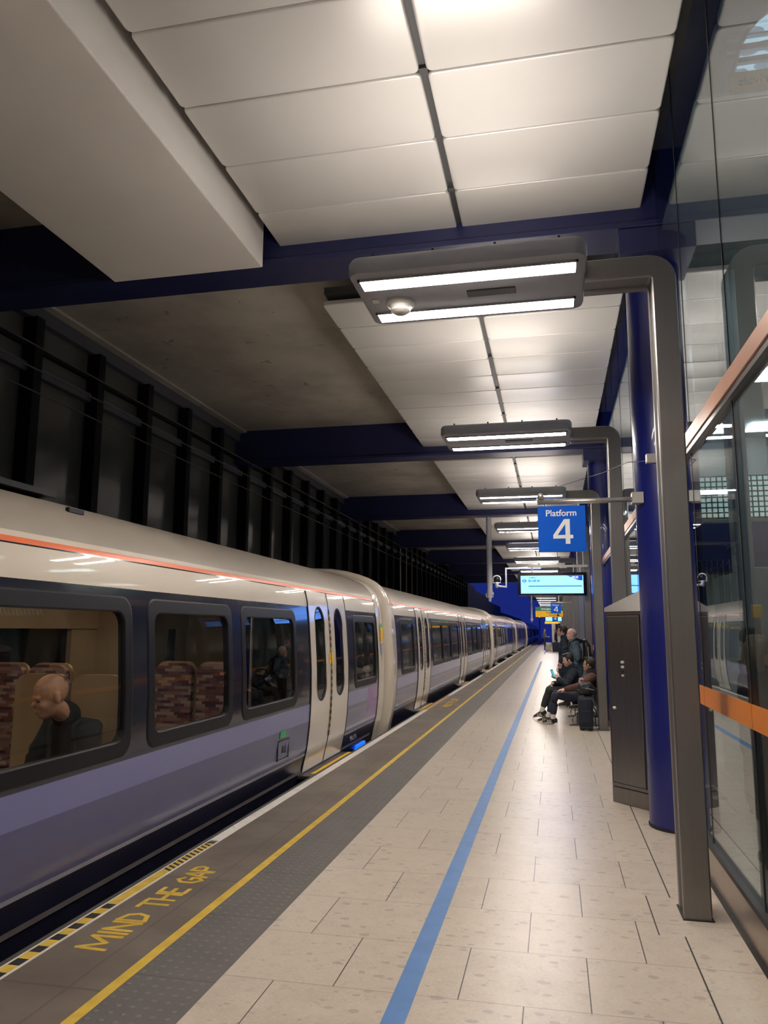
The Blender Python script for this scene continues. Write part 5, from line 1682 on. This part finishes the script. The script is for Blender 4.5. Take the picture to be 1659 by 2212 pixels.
# passenger in the train
Tt = dict(side=(0.9, -0.4, 0), f=(-0.52, -0.80, -0.25), head=(-3.15, 4.45, 1.195), neck=(-3.14, 4.60, 1.075), chest=(-3.16, 4.74, 0.86), pel=(-3.18, 4.76, 0.50),
          shn=(-2.99, 4.66, 0.965), eln=(-2.98, 4.62, 0.70), wrn=(-3.05, 4.42, 0.60), handn=((-0.2, -1, 0), (0, 0, 1), 0.5, 1),
          shf_=(-3.36, 4.80, 0.965), elf_=(-3.38, 4.66, 0.70), wrf_=(-3.30, 4.44, 0.60), handf_=((0.2, -1, 0), (0, 0, 1), 0.5, -1),
          hipn=(-3.08, 4.66, 0.50), knn=(-3.06, 4.24, 0.52), ann=(-3.06, 4.22, 0.12), toen=(0, -1, -0.05),
          hipf_=(-3.28, 4.66, 0.50), knf_=(-3.30, 4.24, 0.52), anf_=(-3.30, 4.22, 0.12), toef_=(0, -1, -0.05))
person('bald passenger in dark suit seated inside the near carriage', (-3.16, 4.65, 0), Tt,
       dict(skin='skin2', hair=None, hairm='hairgrey', brow='none', top='cl_black', legs='cl_black', collar='cl_black', bulk=0.02), 1.12)
Ww = standing(-3.22, 9.42, 1.72, 1.0)
Ww['f'] = (0.75, -0.55, 0); Ww['head'] = (-3.19, 9.42, 1.60); Ww['hk'] = 0.95
person('standing woman behind the door glass of the near carriage', (-3.22, 9.42, 0), Ww,
       dict(skin='skin', hair='bob', hairm='hairdark', top='cl_black', legs='cl_black', collar='red'), 1.0, 0.01)
# people behind the shopfront glass
Vv = standing(1.43, 6.0, 1.60, 1.0)
Vv['f'] = (0.90, -0.42, 0.0); Vv['head'] = (1.445, 5.98, 1.465); Vv['neck'] = (1.43, 6.0, 1.33)
Vv['eln'] = (1.45, 5.77, 1.03); Vv['wrn'] = (1.62, 5.75, 1.05); Vv['handn'] = ((1, 0, 0.05), (0, -1, 0.3), 0.8, 1)
person('woman in black coat and glasses standing behind the near glass', (1.43, 6.0, 0), Vv,
       dict(skin='skin', hair='bob', hairm='hairblond', top='cl_black', legs='cl_black', hem=0.4, bulk=0.03, glasses=True), 1.0, 0.009)
Uu = standing(1.72, 7.5, 1.64, 1.0)
Uu['f'] = (0.2, -0.95, 0)
person('person with grey scarf standing deeper behind the glass', (1.72, 7.5, 0), Uu,
       dict(skin='skin', hair='short', hairm='hairdark', top='cl_black', legs='cl_black', collar='cl_grey', hem=0.3, bulk=0.02), 1.0, 0.011)

# ------------------------------------------------------------------ benches
def bench(y0, n, label):
    t = empty('platform_bench', (0.50, y0, 0), label, 'bench', 'metal platform benches')
    ln = 0.56 * n
    obj('beam', B(-0.03, 0.03, 0.0, ln, 0.30, 0.342), M['benchmetal'], t)
    for i in range(n):
        bm = bmesh.new(); box(bm, -0.23, 0.20, 0.56 * i + 0.04, 0.56 * i + 0.52, 0.342, 0.360, bev=0.008)
        obj('seat', bm, M['benchmetal'], t)
        bm = bmesh.new(); prism(bm, [(0.17, 0.56 * i + 0.05, 0.46), (0.19, 0.56 * i + 0.05, 0.46), (0.255, 0.56 * i + 0.05, 0.80), (0.235, 0.56 * i + 0.05, 0.80)], (0, 0.46, 0))
        obj('backrest', bm, M['benchmetal'], t)
        obj('back_bracket', B(0.17, 0.20, 0.56 * i + 0.28, 0.56 * i + 0.34, 0.365, 0.47), M['benchmetal'], t)
    for y in (0.12, ln - 0.12):
        for s in (-1, 1):
            bm = bmesh.new(); tube(bm, [(0.0, y, 0.335), (0.05 * s, y, 0.30), (0.21 * s, y, 0.16), (0.235 * s, y, 0.10), (0.225 * s, y, 0.012), (0.275 * s, y, 0.010)], 0.011, 8)
            obj('leg', bm, M['benchmetal'], t, smooth=True)
            bm = bmesh.new(); tube(bm, [(0.0, y + 0.07, 0.33), (0.15 * s, y + 0.07, 0.17), (0.15 * s, y + 0.07, 0.012), (0.22 * s, y + 0.07, 0.010)], 0.011, 8)
            obj('leg', bm, M['benchmetal'], t, smooth=True)
    return t
bench(13.92, 3, 'metal bench carrying the two seated men')
bench(22.45, 3, 'farther metal bench carrying the person in cream trousers')

# ------------------------------------------------------------------ luggage
def case(x, y, w, d, h, m, label, rz=0.0, wheels=0.05, handle=True, straps=True):
    t = empty('suitcase', (x, y, 0), label, 'suitcase', None, None, rz)
    bm = bmesh.new(); box(bm, -w / 2, w / 2, -d / 2, d / 2, wheels, h, bev=0.035, seg=3); o = obj('shell', bm, m, t); autosmooth(o, 50)
    bm = bmesh.new(); box(bm, -w / 2 + 0.035, w / 2 - 0.035, -d / 2 - 0.022, -d / 2 + 0.01, wheels + 0.06, h * 0.62, bev=0.014); obj('front_pocket', bm, m, t)
    bm = bmesh.new()
    tube(bm, [(-w / 2 + 0.05, -d / 2 - 0.004, wheels + 0.03), (-w / 2 + 0.05, -d / 2 - 0.004, h - 0.05)], 0.006, 6)
    tube(bm, [(w / 2 - 0.05, -d / 2 - 0.004, wheels + 0.03), (w / 2 - 0.05, -d / 2 - 0.004, h - 0.05)], 0.006, 6)
    obj('piping', bm, M['bagblack'], t)
    for sx in (-1, 1):
        for sy in (-1, 1):
            bm = bmesh.new(); tube(bm, [(sx * (w / 2 - 0.05) - 0.012, sy * (d / 2 - 0.04), 0.03), (sx * (w / 2 - 0.05) + 0.012, sy * (d / 2 - 0.04), 0.03)], 0.028, 12)
            obj('wheel', bm, M['black'], t, smooth=True)
    obj('base', B(-w / 2 + 0.01, w / 2 - 0.01, -d / 2 + 0.01, d / 2 - 0.01, wheels - 0.015, wheels + 0.05, bev=0.006), M['bagblack'], t)
    if handle:
        bm = bmesh.new(); tube(bm, [(-0.09, 0, h - 0.01), (-0.09, 0, h + 0.05), (0.09, 0, h + 0.05), (0.09, 0, h - 0.01)], 0.011, 8); obj('handle', bm, M['black'], t, smooth=True)
    return t
case(0.472, 13.56, 0.235, 0.36, 0.525, M['bagdark'], 'dark navy fabric suitcase standing in front of the bench', 0.0, 0.055, False)
hb = empty('holdall', (0.505, 13.56, 0.525), 'soft black holdall resting on the navy suitcase', 'bag')
bm = bmesh.new()
tube(bm, [(-0.125, 0.0, 0.085), (-0.08, 0.0, 0.125), (0.03, 0, 0.13), (0.105, 0, 0.095)], [0.075, 0.125, 0.125, 0.075], 14, [0.06, 0.12, 0.115, 0.06], hint=(0, 0, 1))
obj_me('bag_body', remeshed(bm, 0.009, 3), M['bagblack'], hb)
bm = bmesh.new(); tube(bm, [(-0.08, -0.10, 0.17), (-0.07, -0.10, 0.235), (0.02, -0.08, 0.24), (0.04, -0.09, 0.19)], 0.008, 8); obj('handle', bm, M['bagblack'], hb, smooth=True)
bm = bmesh.new(); tube(bm, [(-0.15, -0.06, 0.12), (0.0, -0.124, 0.15), (0.12, -0.07, 0.12)], 0.004, 6); obj('zip', bm, M['greycam'], hb)
tb = empty('tote', (0.435, 14.00, 0.60), 'pale grey bag with a red patch behind the black holdall', 'bag')
bm = bmesh.new(); tube(bm, [(0, 0, -0.10), (0, 0, 0.02), (0.0, 0, 0.19)], [0.055, 0.065, 0.045], 12, [0.045, 0.05, 0.03], hint=(1, 0, 0)); obj_me('bag_body', remeshed(bm, 0.008, 2), M['greygreen'], tb)
obj('red_patch', B(-0.02, 0.03, -0.058, -0.030, 0.150, 0.185, bev=0.004), M['red'], tb)
obj('seat_shelf', B(-0.04, 0.04, -0.04, 0.04, -0.235, -0.10), M['bagblack'], tb)
case(-0.43, 60.9, 0.44, 0.28, 0.70, M['bagcream'], 'far cream suitcase standing on the platform', 0.0, 0.05)
case(0.12, 60.3, 0.60, 0.30, 0.74, M['bagdark'], 'far wide dark suitcase beside the cream one', 0.0, 0.04)
